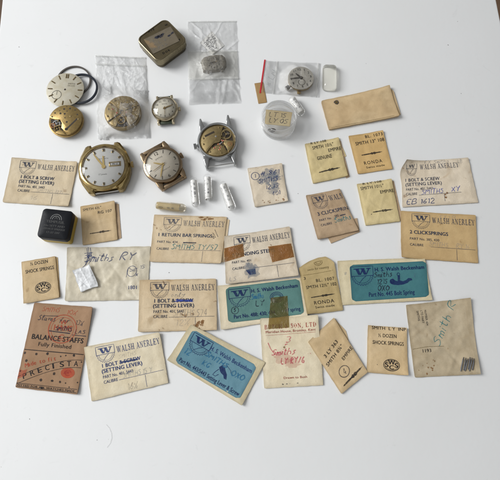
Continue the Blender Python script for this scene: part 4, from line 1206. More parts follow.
def jewel(x, y, r, z, root):
    m = MB(); m.lathe([(0, z + .0001), (r * .5, z + .00012), (r, z + .00004), (r, z - .0002)], 18, None, False, x, y)
    o = m.build('jewel', 'ruby', root)
    s = MB(); s.lathe([(r * 1.05, z), (r * 1.4, z + .00008), (r * 1.75, z)], 20, None, False, x, y); s.build('jewel_setting', 'dull_brass', o)


def sector(Rr, a0, a1, n=30):
    return [(Rr * math.cos(R(a0 + (a1 - a0) * k / n)), Rr * math.sin(R(a0 + (a1 - a0) * k / n))) for k in range(n + 1)]


# ---- gold cushion watch
c0 = (103.2, 166.0); zt = .0085; s1 = mpp(*c0, zt)
ctr = P(*c0, zt); rz1 = R(2.5)
W1 = tag(empty('wristwatch', (ctr.x, ctr.y, 0), rz1), 'large gold cushion shaped watch without strap, silver dial and day window', 'watch')
Rd = 21.6 * s1
hw, hl = 26.2 * s1, 26.5 * s1
out = [(-.46, -1), (-.42, -.90), (.42, -.90), (.46, -1), (.58, -1), (.67, -.95), (.88, -.58), (.985, -.28), (1, 0), (.985, .28), (.88, .58), (.67, .95), (.58, 1), (.46, 1), (.42, .88), (-.42, .88), (-.46, 1), (-.58, 1), (-.67, .95), (-.88, .58), (-.985, .28), (-1, 0), (-.985, -.28), (-.88, -.58), (-.67, -.95), (-.58, -1)]
rot_case = Matrix.Rotation(R(3.5), 4, 'Z')
m = MB(); m.prism([(x * hw, y * hl) for x, y in out], .0012, .0066, .0013, rot_case, 1); m.disc(0, 0, Rd * .98, .0, .0013, 48)
case = m.build('case', 'gold', W1, smooth=40)
m = MB(); m.box(-hw * .44, -hl * .97, .0008, hw * .44, -hl * .88, .0030, rot_case); m.build('lug_gap_shade', 'recess_shade', W1)  # solid dark block; its colour stands in for shade between the lugs
m = MB(); m.lathe([(Rd * 1.17, .0060), (Rd * 1.15, .0074), (Rd * 1.08, .0082), (Rd * 1.03, .0083), (Rd * .99, .0074), (Rd * .99, .0066)], 96); m.build('bezel', 'gold', W1)
m = MB(); m.lathe([(0, .0069), (Rd * 1.0, .0069)], 72); dial = m.build('dial', 'silver_dial', W1)
m = MB(); m.lathe([(Rd * 1.0, .0068), (Rd * .965, .0070), (Rd * .95, .0069)], 72); m.build('rehaut', 'dark_gold', W1)
for k in range(12):
    if k == 3: continue
    mk = MB(); M = Matrix.Rotation(-2 * PI * k / 12, 4, 'Z'); x = Rd * .045 * (1.25 if k == 0 else 1)
    mk.box(-x, Rd * .78, .0069, x, Rd * .92, .0074, M, .00008); o = mk.build('hour_marker', 'gold', W1)
    mk = MB(); mk.box(-x * .55, Rd * .80, .00741, x * .55, Rd * .90, .00744, M); mk.build('marker_inlay', 'dial_paint', o)
m = MB(); m.box(Rd * .24, -Rd * .02, .0069, Rd * .80, Rd * .22, .00715, None, .00006); win = m.build('day_window', 'gold', W1)
m = MB(); m.box(Rd * .29, Rd * .03, .00716, Rd * .75, Rd * .17, .00718); m.build('window_opening', 'dial_paint', win)
m = MB(); m.box(Rd * .32, Rd * .045, .00719, Rd * .72, Rd * .155, .00721); dd = m.build('day_disc', 'silver_dial', win)
word('FRI 21', Rd * .52, Rd * .10, Rd * .075, .00723, 'dial_paint', win, 'day_lettering', .03)
m = MB(); m.box(-Rd * .06, Rd * .50, .0069, Rd * .06, Rd * .53, .0071); m.build('applied_emblem', 'gold', W1); word('AUTOMATIC', 0, Rd * .42, Rd * .055, .00693, 'dial_paint', W1)
word('17 jewels', -Rd * .05, -Rd * .36, Rd * .075, .00693, 'dial_paint', W1)
hand_('hour_hand', -3, Rd * .55, Rd * .075, .0073, 'polished_gold', W1); hand_('minute_hand', -35, Rd * .80, Rd * .07, .0076, 'polished_gold', W1)
crystal(Rd * 1.0, .0080, .0013, W1)
crown(0.07, hw * .98, hw * 1.10, .0022, .0040, 'gold', W1)
for s_ in (-1, 1):
    m = MB(); m.tube([(-hw * .44, s_ * hl * .945, .0030), (hw * .44, s_ * hl * .945, .0030)], .0007, 10, False, rot_case); m.build('spring_bar', 'steel', W1)

# ---- rose gold round watch
c0 = (162.3, 163.6); zt = .0075; s1 = mpp(*c0, zt); ctr = P(*c0, zt)
W2 = tag(empty('wristwatch', (ctr.x, ctr.y, 0), R(29)), 'round bronze coloured watch without strap, cream baton dial, turned anticlockwise', 'watch')
Rd = 17.2 * s1
m = MB(); m.lathe([(0, .0006), (Rd * .95, .0006), (Rd * 1.12, .0028), (Rd * 1.16, .0052), (Rd * 1.12, .0064), (Rd * 1.02, .0069), (Rd * 1.0, .0064), (Rd * 1.0, .0056)], 96)
m.build('case', 'rose_gold', W2)
for sx in (-1, 1):
    for sy in (-1, 1):
        m = MB(); a = [(Rd * .50, Rd * .82), (Rd * .92, Rd * .56), (Rd * .90, Rd * 1.02), (Rd * .82, Rd * 1.33), (Rd * .66, Rd * 1.35), (Rd * .58, Rd * 1.10)]
        q = [(x * sx, y * sy) for x, y in a]; q = q if sx * sy > 0 else q[::-1]
        m.prism(q, .0014, .0052, .0005); m.build('lug', 'rose_gold', W2)
for sy in (-1, 1):
    m = MB(); m.box(-Rd * .66, sy * Rd * 1.24 - .0013, .0014, Rd * .66, sy * Rd * 1.24 + .0013, .0044, None, .0004); m.build('strap_bar', 'rose_gold', W2)
m = MB(); m.lathe([(0, .0058), (Rd * 1.0, .0058)], 72); m.build('dial', 'ivory_dial', W2)
m = MB(); m.lathe([(Rd * 1.0, .0056), (Rd * .97, .0060), (Rd * .955, .0058)], 72); m.build('rehaut', 'pale_gold', W2)
m = markers(Rd * .72, Rd * .92, Rd * .035, .0058, (0, 3, 6)); m.build('baton_markers', 'dial_paint', W2)
numerals([('12', 90), ('3', 0), ('6', -90)], Rd * .80, Rd * .20, .00583, 'bronze_paint', W2)
word('SMITHS', 0, Rd * .48, Rd * .10, .00583, 'dial_paint', W2); word('Waterproof', 0, -Rd * .33, Rd * .085, .00583, 'bronze_paint', W2)
hand_('hour_hand', -48, Rd * .55, Rd * .07, .0061, 'polished_gold', W2); hand_('minute_hand', 217, Rd * .80, Rd * .06, .0063, 'polished_gold', W2); hand_('second_hand', 262, Rd * .70, Rd * .022, .0065, 'dark_gold', W2, Rd * .2)
crystal(Rd * 1.01, .0066, .0021, W2); crown(0.0, Rd * 1.12, Rd * 1.30, .0021, .0038, 'rose_gold', W2)

# ---- small gold watch
c0 = (164.4, 107.2); zt = .0072; s1 = mpp(*c0, zt); ctr = P(*c0, zt)
W3 = tag(empty('wristwatch', (ctr.x, ctr.y, 0), R(3)), 'tiny round pale gold watch with numerals, right of the bagged brass movement', 'watch')
Rd = 11.4 * s1
m = MB(); m.lathe([(0, .0006), (Rd * .98, .0006), (Rd * 1.16, .0022), (Rd * 1.18, .0048), (Rd * 1.14, .0060), (Rd * 1.04, .0068), (Rd * 1.0, .0064), (Rd, .0056)], 80); m.build('case', 'pale_gold', W3)
for sx in (-1, 1):
    for sy in (-1, 1):
        m = MB(); q = [(Rd * .52 * sx, Rd * .88 * sy), (Rd * .74 * sx, Rd * .80 * sy), (Rd * .74 * sx, Rd * 1.36 * sy), (Rd * .54 * sx, Rd * 1.36 * sy)]; q = q if sx * sy > 0 else q[::-1]
        m.prism(q, .0012, .0046, .0004); m.build('lug', 'pale_gold', W3)
for sy in (-1, 1):
    m = MB(); m.box(-Rd * .56, sy * Rd * 1.22 - .0011, .0014, Rd * .56, sy * Rd * 1.22 + .0011, .0036, None, .0005); m.build('strap_bar', 'verdigris', W3)
m = MB(); m.lathe([(0, .0058), (Rd, .0058)], 64); m.build('dial', 'cream_dial', W3)
numerals([(str(12 if k == 0 else k), 90 - 30 * k) for k in range(12)], Rd * .76, Rd * .17, .00583, 'dial_paint', W3)
m = markers(Rd * .90, Rd * .95, Rd * .02, .00575, (), 60); m.build('minute_track', 'bronze_paint', W3)
word('SMITHS', 0, Rd * .42, Rd * .10, .00583, 'dial_paint', W3)
hand_('hour_hand', 68, Rd * .50, Rd * .085, .0061, 'dark_gold', W3); hand_('minute_hand', 72, Rd * .80, Rd * .06, .0063, 'dark_gold', W3); hand_('second_hand', 182, Rd * .78, Rd * .03, .0065, 'dark_gold', W3, Rd * .15)
crystal(Rd, .0066, .0019, W3); crown(-.05, Rd * 1.15, Rd * 1.36, .0016, .0036, 'pale_gold', W3)


def movement_top(root, Rm, z, style, plate, gear='gilt_plate'):
    """bridges, wheels, jewels and screws on a movement plate of radius Rm, face at z"""
    h = .0006
    m = MB(); m.disc(0, 0, Rm * .955, z - .0006, z - .0003, 64); m.build('plate_gap_shade', 'dark_gold', root)  # darker disc: the shade in the gaps between bridges put into its colour
    if style == 'slotted':        # chrome cased and loose movement: big bridge with a dark slot, train side open
        m = MB(); pts = sector(Rm * .93, 62, 222, 34) + [(-.52 * Rm, -.42 * Rm), (-.22 * Rm, -.14 * Rm), (.10 * Rm, -.10 * Rm), (.22 * Rm, .10 * Rm), (.26 * Rm, .46 * Rm)]
        m.prism(pts, z, z + h, .00012); m.build('barrel_bridge', plate, root)
        m = MB(); pts = sector(Rm * .93, 232, 300, 18) + [(.36 * Rm, -.48 * Rm), (.18 * Rm, -.28 * Rm), (-.16 * Rm, -.28 * Rm), (-.40 * Rm, -.46 * Rm)]
        m.prism(pts, z, z + h, .00012); m.build('train_bridge', plate, root)
        m = MB(); pts = sector(Rm * .92, 305, 352, 14) + [(.62 * Rm, -.06 * Rm), (.36 * Rm, .0), (.34 * Rm, -.22 * Rm), (.44 * Rm, -.44 * Rm)]
        m.prism(pts, z - .0002, z + h * .6, .0001); m.build('balance_cock', plate, root)
        m = MB(); m.box(-Rm * .62, Rm * .46, z + h, -Rm * .02, Rm * .58, z + h + .00003, Matrix.Rotation(R(20), 4, 'Z') @ Matrix.Translation((Rm * .12, Rm * .06, 0))); m.build('slot', 'recess_shade', root)
        wheel(Rm * .54, Rm * .34, Rm * .33, z + .0001, root, gear, 34, 3, 'balance_wheel'); wheel(Rm * .40, -.14 * Rm, Rm * .17, z, root, 'brass', 22, 4); wheel(Rm * .66, -.30 * Rm, Rm * .14, z + .0002, root, 'copper', 18, 3)
        m = MB(); m.tube([(Rm * (.54 + .02 * k ** .5 * math.cos(k * .55)) , Rm * (.34 + .02 * k ** .5 * math.sin(k * .55)), z + .0004) for k in range(1, 60)], .00005, 5); m.build('hairspring', 'dark_steel', root)
        for (x, y, L_, a, mt) in ((.18, -.16, .30, .5, 'steel'), (.30, .20, .22, 1.9, 'dull_brass'), (.56, -.12, .26, -.6, 'steel'), (.06, -.24, .20, -.3, 'copper'), (.34, -.34, .16, 1.1, 'gold')):
            m = MB(); m.box(-L_ * Rm / 2, -Rm * .028, z + .0001, L_ * Rm / 2, Rm * .028, z + .0003, Matrix.Translation((Rm * x, Rm * y, 0)) @ Matrix.Rotation(a, 4, 'Z'), .00004); m.build('lever', mt, root)
        for x, y in ((.22, .02), (.44, -.02), (.02, -.19), (.50, -.44)): jewel(Rm * x, Rm * y, Rm * .03, z + .0002, root)
        for x, y in ((-.22, -.40), (.10, -.42), (.30, -.05), (.05, -.55)): jewel(Rm * x, Rm * y, Rm * .035, z + h, root)
        for x, y, a in ((-.76, .26, .3), (-.80, -.10, 1.2), (.20, .80, .8), (-.50, -.62, 2.0), (.12, -.78, .5), (-.05, .28, 1.0)): screw(Rm * x, Rm * y, Rm * .055, z + h, root, 'dull_brass' if a != 1.0 else 'steel', a)
    elif style == 'drilled':      # the loose brass one: wide plain plate with holes, slot and an open corner
        m = MB(); pts = sector(Rm * .96, -70, 168, 40) + [(-.60 * Rm, .02 * Rm), (-.30 * Rm, .02 * Rm), (-.18 * Rm, -.20 * Rm), (-.20 * Rm, -.52 * Rm), (.02 * Rm, -.74 * Rm)]
        m.prism(pts, z, z + h, .00012); m.build('plate_bridge', plate, root)
        m = MB(); pts = sector(Rm * .96, 236, 276, 12) + [(0, -.80 * Rm), (-.24 * Rm, -.62 * Rm)]; m.prism(pts, z, z + h * .8, .0001); m.build('lower_bridge', plate, root)
        m = MB(); m.box(-Rm * .50, -Rm * .05, z + h, Rm * .42, Rm * .05, z + h + .00003, Matrix.Translation((Rm * .42, -Rm * .28, 0)) @ Matrix.Rotation(R(47), 4, 'Z')); m.build('slot', 'recess_shade', root)
        m = MB(); m.disc(Rm * .10, -Rm * .62, Rm * .10, z + h, z + h + .00003, 20); m.build('slot_hole', 'recess_shade', root)
        for k, (x, y, r) in enumerate(((-.62, .46, .05), (-.30, .42, .06), (-.05, .38, .06), (.08, .55, .035), (-.10, .70, .06), (.25, .72, .06), (.55, .60, .04), (.70, .30, .05), (-.35, .62, .03), (-.02, .12, .04), (.10, -.16, .06), (-.78, .22, .05), (.05, .86, .03))):
            m = MB(); m.disc(Rm * x, Rm * y, Rm * r, z + h, z + h + .00003, 18); m.build('drilled_hole', 'recess_shade', root)  # flat dark disc, the hole's inner shade given as colour
        wheel(-.52 * Rm, -.22 * Rm, Rm * .24, z, root, 'steel', 26, 4); wheel(-.46 * Rm, -.56 * Rm, Rm * .20, z + .0001, root, 'brass', 24, 4); wheel(-.72 * Rm, -.34 * Rm, Rm * .16, z + .0003, root, 'copper', 20, 3)
        m = MB(); m.box(-.70 * Rm, -.30 * Rm, z + .0006, -.30 * Rm, -.24 * Rm, z + .0008, Matrix.Rotation(.25, 4, 'Z')); m.build('lever', 'dull_brass', root)
        for x, y, a in ((-.40, -.06, .6), (.78, 0, 1.4), (.30, .20, .2)): screw(Rm * x, Rm * y, Rm * .05, z + h, root, 'dull_brass', a)
    else:                         # the bagged one: three lobed bridges with ratchet and crown wheels
        for a0, a1, nm in ((12, 128, 'barrel_bridge'), (134, 206, 'train_bridge'), (286, 366, 'train_bridge')):
            m = MB(); m.prism(sector(Rm * .95, a0, a1, 26) + sector(Rm * .10, a1, a0, 8), z, z + h, .00014); m.build(nm, plate, root)
        m = MB(); pts = sector(Rm * .95, 212, 240, 10) + sector(Rm * .45, 240, 212, 6); m.prism(pts, z, z + h * .7, .0001); m.build('pallet_bridge', plate, root)
        m = MB(); m.prism(sector(Rm * .90, 243, 282, 12) + sector(Rm * .25, 282, 243, 6), z, z + .00004); m.build('open_gap_shade', 'recess_shade', root)  # flat dark patch painting the shade of the open sector
        wheel(-.14 * Rm, -.50 * Rm, Rm * .26, z + .0002, root, 'brass', 28, 4, 'balance_wheel')
        wheel(.36 * Rm, .42 * Rm, Rm * .28, z + h, root, 'dull_brass', 36, 6, 'ratchet_wheel'); wheel(.70 * Rm, .02 * Rm, Rm * .20, z + h, root, 'dull_brass', 28, 6, 'crown_wheel')
        for x, y in ((-.50, .25), (-.30, -.02), (.45, -.36), (.20, -.10)): jewel(Rm * x, Rm * y, Rm * .035, z + h, root)
        for x, y, a in ((-.72, .30, .5), (-.30, .74, 1.0), (.74, .46, .3), (.78, -.36, 2.0), (.36, .42, .9), (-.82, -.12, .1), (.02, .52, .4), (-.55, .55, 1.7)): screw(Rm * x, Rm * y, Rm * .06, z + h, root, 'dull_brass', a)
        for k in range(5):
            m = MB(); m.tube([(Rm * (.02 + .13 * k) * math.cos(t) - Rm * .2, Rm * (.30 + .13 * k) * math.sin(t) + Rm * .05, z + h + .00002) for t in [R(40 + 8 * q) for q in range(13)]], .00005, 4)
            m.build('engraved_line', 'dark_steel', root) if k in (1, 3) else m.bm.free()


# ---- chrome case holding a movement
c0 = (217.4, 140.4); zt = .0060; s1 = mpp(*c0, zt); ctr = P(*c0, zt)
W4 = tag(empty('watch_case', (ctr.x, ctr.y, 0), R(6)), 'open backed chrome watch case with long lugs showing its brass movement', 'watch')
Ro = 20.4 * s1
m = MB(); m.lathe([(0, .0004), (Ro * .86, .0004), (Ro * .96, .0016), (Ro, .0034), (Ro * .99, .0054), (Ro * .96, .0064), (Ro * .90, .0066), (Ro * .865, .0060), (Ro * .86, .0046)], 96); m.build('case', 'chrome', W4)
for sx in (-1, 1):
    for sy in (-1, 1):
        m = MB(); a = [(.50, .80), (.80, .58), (.80, .96), (.735, 1.36), (.66, 1.38), (.60, 1.16)]
        q = [(x * Ro * sx, y * Ro * sy) for x, y in a]; q = q if sx * sy > 0 else q[::-1]
        m.prism(q, .0010, .0046, .0006, None, 3); m.build('lug', 'chrome', W4)
m = MB(); m.tube([(-Ro * .64, -Ro * 1.22, .0026), (Ro * .64, -Ro * 1.22, .0026)], .0005, 8); m.build('spring_bar', 'steel', W4)
m = MB(); m.disc(0, 0, Ro * .862, .0020, .0047, 72); m.build('main_plate', 'dull_brass', W4)
m = MB(); m.prism([(Ro * x, Ro * y) for x, y in ((.16, .62), (.40, .74), (.76, .30), (.78, -.30), (.52, -.66), (.10, -.34), (-.30, -.40), (-.30, -.14), (.05, -.10), (.22, .12))], .0047, .00474); m.build('open_gap_shade', 'recess_shade', W4)  # thin dark patch on the plate, painted shade of the cutout
movement_top(W4, Ro * .87, .0049, 'slotted', 'gilt_plate')
crown(PI + .06, Ro * .99, Ro * 1.19, .0021, .0034, 'chrome', W4)

# ---- loose brass movement, its dial and two rings
c0 = (65.2, 119.6); zt = .0058; s1 = mpp(*c0, zt); ctr = P(*c0, zt)
M1 = tag(empty('watch_movement', (ctr.x, ctr.y, 0), 0), 'bare thick brass movement with a dark slot, next to the loose dial', 'movement')
Rm = 17.0 * s1
m = MB(); m.lathe([(0, .0003), (Rm * .92, .0003), (Rm * .96, .0010), (Rm * .96, .0022), (Rm * 1.02, .0023), (Rm * 1.02, .0036), (Rm * .97, .0037), (Rm * .97, .0050), (0, .0050)], 80); m.build('main_plate', 'brass', M1)
m = MB(); m.prism([(Rm * x, Rm * y) for x, y in ((-.88, .10), (-.30, .08), (-.10, -.20), (-.12, -.85), (-.50, -.78), (-.80, -.50))], .0050, .00504); m.build('open_gap_shade', 'recess_shade', M1)  # shade of the open corner laid on as a dark patch
movement_top(M1, Rm, .0052, 'drilled', 'brass')
m = MB(); m.tube([(0, Rm * .98, .0030), (0, Rm * 1.06, .0030)], .0007, 10); m.build('winding_stem', 'steel', M1)

zr = .0010
c1 = P(73.4, 81.0, zr); r1 = 17.3 * mpp(73.4, 81)
m = MB(); m.lathe([(r1, .0), (r1, .0012), (r1 * .92, .0012), (r1 * .92, .0)], 80, None, True)
tag(m.build('spacer_ring', 'dark_steel', None, (c1.x, c1.y, .0)), 'thin dull grey metal ring behind the loose dial', 'ring')
c1 = P(81.2, 89.4, zr); r1 = 16.9 * mpp(81, 89)
m = MB(); m.lathe([(r1, .0), (r1, .0012), (r1 * .965, .0014), (r1 * .90, .0014), (r1 * .89, .0)], 80, None, True)
tag(m.build('gasket_ring', 'blue_black_rubber', None, (c1.x, c1.y, .0013)), 'blue black gasket ring lying over the grey ring', 'ring')
c1 = P(65.0, 89.4, .0035); Rd = 18.6 * mpp(65, 89)
D1 = tag(empty('watch_dial', (c1.x, c1.y, .0030), R(-6)), 'loose cream watch dial with black baton markers and a centre hole', 'dial')
m = MB(); m.lathe([(Rd * .035, .0004), (Rd * .97, .0004), (Rd, .0002), (Rd, .0), (Rd * .035, .0)], 80, None, True); m.build('dial_plate', 'aged_dial', D1)
m = MB(); m.disc(0, 0, Rd * .055, .00041, .00043, 20); m.build('centre_hole', 'recess_shade', D1)
m = markers(Rd * .68, Rd * .92, Rd * .055, .0004, (), 12, (0,)); m.build('baton_markers', 'bronze_paint', D1)
V = []; n = 40
m = MB(); m.lathe([(Rd * .235, .00041), (Rd * .25, .00042), (Rd * .265, .00041)], 40, None, False, -Rd * .40, -Rd * .34); m.build('seconds_track', 'dial_paint', D1)
m = MB(); m.box(-Rd * .41, -Rd * .34, .00042, -Rd * .39, -Rd * .12, .00046); m.build('seconds_cross', 'dial_paint', D1)
word('SMITHS', Rd * .30, Rd * .36, Rd * .085, .00043, 'dial_paint', D1); word('DE LUXE', Rd * .30, Rd * .24, Rd * .07, .00043, 'dial_paint', D1)


# ------------------------------------------------------------------ clear bags
def bag(name, label, quad, domes, seed, mat='clear_film', wr=.35, nu=44, nv=48, cat='bag', tension=1.0, group=None, z0=.25, npl=14):
    """a clear film bag: top film draped over round contents [(px, py, radius m, height m)], base film below"""
    q = [P(x, y, .0005).to_2d() for x, y in quad]; c = sum(q, Vector((0, 0))) / 4; o = Vector((c.x, c.y, 0))
    cs = [(P(x, y, hh).to_2d(), rr, hh) for x, y, rr, hh in domes]
    off = Vector((seed * 5.1, seed * 2.7, seed))

    rp = random.Random(seed * 31); pleats = []
    for _ in range(npl):
        a = rp.gauss(PI / 2, .55); ln = rp.uniform(.12, .38); pleats.append((rp.uniform(.08, .92), rp.uniform(.1, .95), math.cos(a), math.sin(a), ln, rp.uniform(.35, .9), rp.uniform(.7, 1.5) * MM))
    Wq, Hq = (q[1] - q[0]).length, (q[3] - q[0]).length

    def zf(u, v):
        s_ = Surf.xy(S, u, v); pl = 0.0
        for pu, pv, ca, sa, ln, A_, w_ in pleats:
            x_, y_ = (u - pu) * Wq, (v - pv) * Hq
            t_ = (x_ * ca + y_ * sa) / (ln * Hq); n_ = abs(-x_ * sa + y_ * ca + .0012 * noise.noise(Vector((t_ * 4, pu * 50, seed))))
            if abs(t_) < 1 and n_ < w_: pl = max(pl, A_ * (1 - n_ / w_) * (1 - t_ * t_))
        d = min(u, 1 - u, v, 1 - v); k = min(1, d / .08)
        z = z0 + wr * (.3 + .7 * k) * (1 + noise.noise(Vector((s_.x * 130, s_.y * 130, 0)) + off) + .6 * noise.noise(Vector((s_.x * 330, s_.y * 330, 0)) + off))
        for cc, rr, hh in cs:
            dd = (s_ - cc).length
            a = math.atan2((s_ - cc).y, (s_ - cc).x)
            if dd < rr * 1.06: zc = hh * 1000 + .35
            else:
                f = max(0, 1 - (dd - rr * 1.06) / (rr * .85)); zc = (hh * 1000 + .35) * f ** 1.5 * (1 + .22 * math.sin(a * 9 + seed) * min(1, (1 - f) * 3)) * k
            z = max(z, zc)
        return (z + pl) * MM
    S = Surf(q, zf, None, o)
    V = []; U = []; F = []
    for j in range(nv + 1):
        for i in range(nu + 1):
            u, v = i / nu, j / nv; p = S.pt(u, v)
            if i in (0, nu) or j in (0, nv):
                p = p + Vector((noise.noise(p * 120 + off), noise.noise(p * 120 - off), 0)) * .0008
            V.append(p); U.append((u, 1 - v))
    for j in range(nv):
        for i in range(nu):
            k = j * (nu + 1) + i; F.append((k, k + nu + 1, k + nu + 2, k + 1))
    root = mesh_obj(name, V, F, mat, None, o, 60, U)
    tag(root, label, cat, group)
    S.root = root
    b = [V[0], V[nu], V[(nu + 1) * (nv + 1) - 1], V[(nu + 1) * nv]]
    mesh_obj('base_film', [(p.x, p.y, .00006) for p in b], [(3, 2, 1, 0)], 'base_film', root)
    return S


def band(S, name, mat, v0, v1, u0=0.0, u1=1.0, dz=.00012):
    return S.sheet(name, mat, [(u0, v0), (u1, v0), (u1, v1), (u0, v1)], dz, 24, 6, 0)


# bag with the brass movement
c0 = (122.4, 111.6); zt = .0060; s1 = mpp(*c0, zt); ctr = P(*c0, zt); Rm = 18.3 * s1
M2 = tag(empty('watch_movement', (ctr.x, ctr.y, .0002), R(10)), 'thick brass movement wrapped inside the crinkled clear bag', 'movement')
m = MB(); m.lathe([(0, .0003), (Rm * .93, .0003), (Rm * .97, .0010), (Rm * .97, .0024), (Rm * 1.0, .0026), (Rm * 1.0, .0048), (Rm * .97, .0052), (0, .0052)], 80); m.build('main_plate', 'dull_brass', M2)
movement_top(M2, Rm, .0056, 'lobed', 'gilt_plate')
S = bag('plastic_bag', 'crinkled clear bag wrapped round a brass movement, left of the tin', [(94.9, 54.9), (145.6, 57.2), (150.6, 138.2), (97.2, 138.6)], [(122.4, 111.6, Rm, .0063)], 3, 'clear_film', .45, 90, 130, npl=34)
band(S, 'bag_seam', 'seam_film', .10, .125); band(S, 'bag_seam', 'seam_film', .0, .02); band(S, 'folded_film', 'clear_film', .125, .99, .90, .985, .0004)
# crumpled tuck of film over the foot of the movement
for (x0, y0, x1, y1, sd) in ((121, 106, 133, 119, 4), (134, 88, 147, 102, 5), (101, 84, 110, 97, 6), (98, 126, 108, 138, 7), (128, 118, 136, 132, 8)):
    V = []; F = []; n = 12; g = P((x0 + x1) / 2, (y0 + y1) / 2, 0)
    for j in range(n + 1):
        for i in range(n + 1):
            q = P(x0 + (x1 - x0) * (i / n) + 1.5 * noise.noise(Vector((j * .5, sd, 0))), y0 + (y1 - y0) * j / n + 1.5 * noise.noise(Vector((i * .5, 9, sd))), .003)
            u, v = S.inv(q.to_2d()); k = math.sin(PI * i / n) * math.sin(PI * j / n)
            z = S.zf(u, v) + k * .0008 * (1.0 + 1.5 * noise.noise(Vector((i * .45, j * .45, sd * 3.3)))) + .00015
            V.append(Vector((q.x, q.y, z)) - S.o)
    F = [(j * (n + 1) + i, (j + 1) * (n + 1) + i, (j + 1) * (n + 1) + i + 1, j * (n + 1) + i + 1) for j in range(n) for i in range(n)]
    mesh_obj('film_crumple', V, F, 'white_film', S.root, None, 70)

# bag with the small shaped movement and the written card
ctr = P(213.8, 62.4, .0035); s1 = mpp(213, 62)
M3 = tag(empty('shaped_movement', (ctr.x, ctr.y, .0002), R(6)), 'small grey barrel shaped movement in the middle of the folded bag', 'movement')
ou = [(-11.8, -4.5), (-9.2, -7.6), (-4, -8.6), (4, -8.6), (9.2, -7.6), (11.8, -4.5), (12.3, 0), (11.8, 4.5), (9.2, 7.6), (4, 8.6), (-4, 8.6), (-9.2, 7.6), (-11.8, 4.5), (-12.3, 0)]
m = MB(); m.prism([(x * s1, y * s1) for x, y in ou], 0, .0030, .0004); m.build('main_plate', 'mottled_grey_metal', M3)
m = MB(); m.prism([(x * s1 * .95, y * s1 * .95) for x, y in ou], .0030, .0034, .0002); m.build('dial', 'worn_grey_dial', M3)
numerals([(str(12 if k == 0 else k), 90 - 30 * k) for k in range(12)], 5.6 * s1, 1.9 * s1, .00343, 'dial_paint', M3)
hand_('hour_hand', 80, 3.6 * s1, .8 * s1, .0036, 'dark_gold', M3); hand_('minute_hand', 262, 5.0 * s1, .6 * s1, .0038, 'dark_steel', M3)
for x, y in ((-11, -7), (-6.5, -9.2), (7, -9.0), (-12, 3)):
    m = MB(); m.box(x * s1 - .0007, y * s1 - .0006, .0004, x * s1 + .0008, y * s1 + .0006, .0022, None, .0002); m.build('plate_tab', 'mottled_grey_metal', M3)
cp = Packet('paper_card', 'small diamond turned white card with handwriting inside the folded bag', 'card',
            [(211.7, 31.0), (224.6, 45.2), (212.4, 54.8), (199.8, 42.7)], 'white_card', .35, (0, 0, 1.0, .3), 27, wr=.1, creases=0, nu=16, nv=16, rough_edge=.1)
for k, t_ in enumerate(('1682', 'EX OL', 'REMONT', 'CYLINDRE')):
    cp.hand(t_, .12 + .02 * k, .26 + .20 * k, (.60, .66, .90, .93)[k], .15, 'black_pen', w=.35, seed=110 + k, slant=.15)
cp.finish()
S = bag('plastic_bag', 'clear bag folded in three with a grey shaped movement and a white card inside', [(187.5, 21.0), (236.3, 20.4), (240.2, 103.0), (188.6, 104.4)], [(213.8, 62.4, 10.5 * s1, .0036)], 5, 'clear_film', .30, 80, 130, npl=22)
band(S, 'cloudy_pocket', 'cloudy_film', .385, .715, .0, .985, .0005); band(S, 'bag_seam', 'seam_film', .70, .72, 0, .985, .0007); band(S, 'bag_seam', 'seam_film', .375, .39, 0, .985, .0007)
band(S, 'bag_seam', 'seam_film', .0, .018); band(S, 'folded_film', 'clear_film', .72, .97, .0, .92, .0005); band(S, 'folded_film', 'clear_film', .86, .985, .12, .86, .0009)

# bag with red closing strip
c0 = (301.0, 77.6); zt = .0052; s1 = mpp(*c0, zt); ctr = P(*c0, zt); Rm = 12.9 * s1
M4 = tag(empty('watch_movement', (ctr.x, ctr.y, .0002), R(6)), 'small movement with cream dial, black hands and side crown in the red striped bag', 'movement')
m = MB(); m.lathe([(0, 0), (Rm * .88, 0), (Rm * .90, .0018), (Rm * 1.0, .0020), (Rm * 1.0, .0042), (0, .0042)], 64); m.build('main_plate', 'dull_brass', M4)
m = MB(); m.lathe([(0, .0047), (Rm * .99, .0047), (Rm * 1.01, .0043), (Rm * 1.01, .0041)], 64); m.build('dial', 'grey_dial', M4)
numerals([(str(12 if k == 0 else k), 90 - 30 * k) for k in range(12)], Rm * .76, Rm * .19, .00473, 'dial_paint', M4)
m = MB(); m.lathe([(Rm * .24, .00471), (Rm * .26, .00475), (Rm * .28, .00471)], 30, None, False, 0, -Rm * .38); m.build('seconds_track', 'dial_paint', M4)
hand_('hour_hand', -38, Rm * .55, Rm * .10, .0049, 'dial_paint', M4); hand_('minute_hand', 272, Rm * .78, Rm * .07, .0052, 'dial_paint', M4)
crown(R(207), Rm * .98, Rm * 1.42, .0017, .0026, 'steel', M4)
m = MB(); m.box(-Rm * .45, -Rm * 1.14, .0006, -Rm * .18, -Rm * .92, .0026, None, .0002); m.build('plate_tab', 'brass', M4)
bc = Packet('paper_card', 'small tan paper slip sticking out under the red striped bag', 'card', [(254.4, 83.2), (263.4, 81.8), (266.9, 102.2), (258.4, 103.6)], 'brown_card', .5, (0, 0, 0, 0), 28, wr=.08, creases=0, nu=12, nv=18, rough_edge=.08)
S = bag('plastic_bag', 'small clear bag with a red closing strip along its left end', [(264.4, 60.0), (321.2, 63.0), (318.6, 97.2), (259.6, 92.8)], [(301.0, 77.6, Rm, .0054)], 9, 'clear_film', .22, 100, 64, npl=9)
S.sheet('red_strip', 'red_plastic', [(-.004, -.01), (.022, -.01), (.022, 1.01), (-.004, 1.01)], .0003, 4, 20)
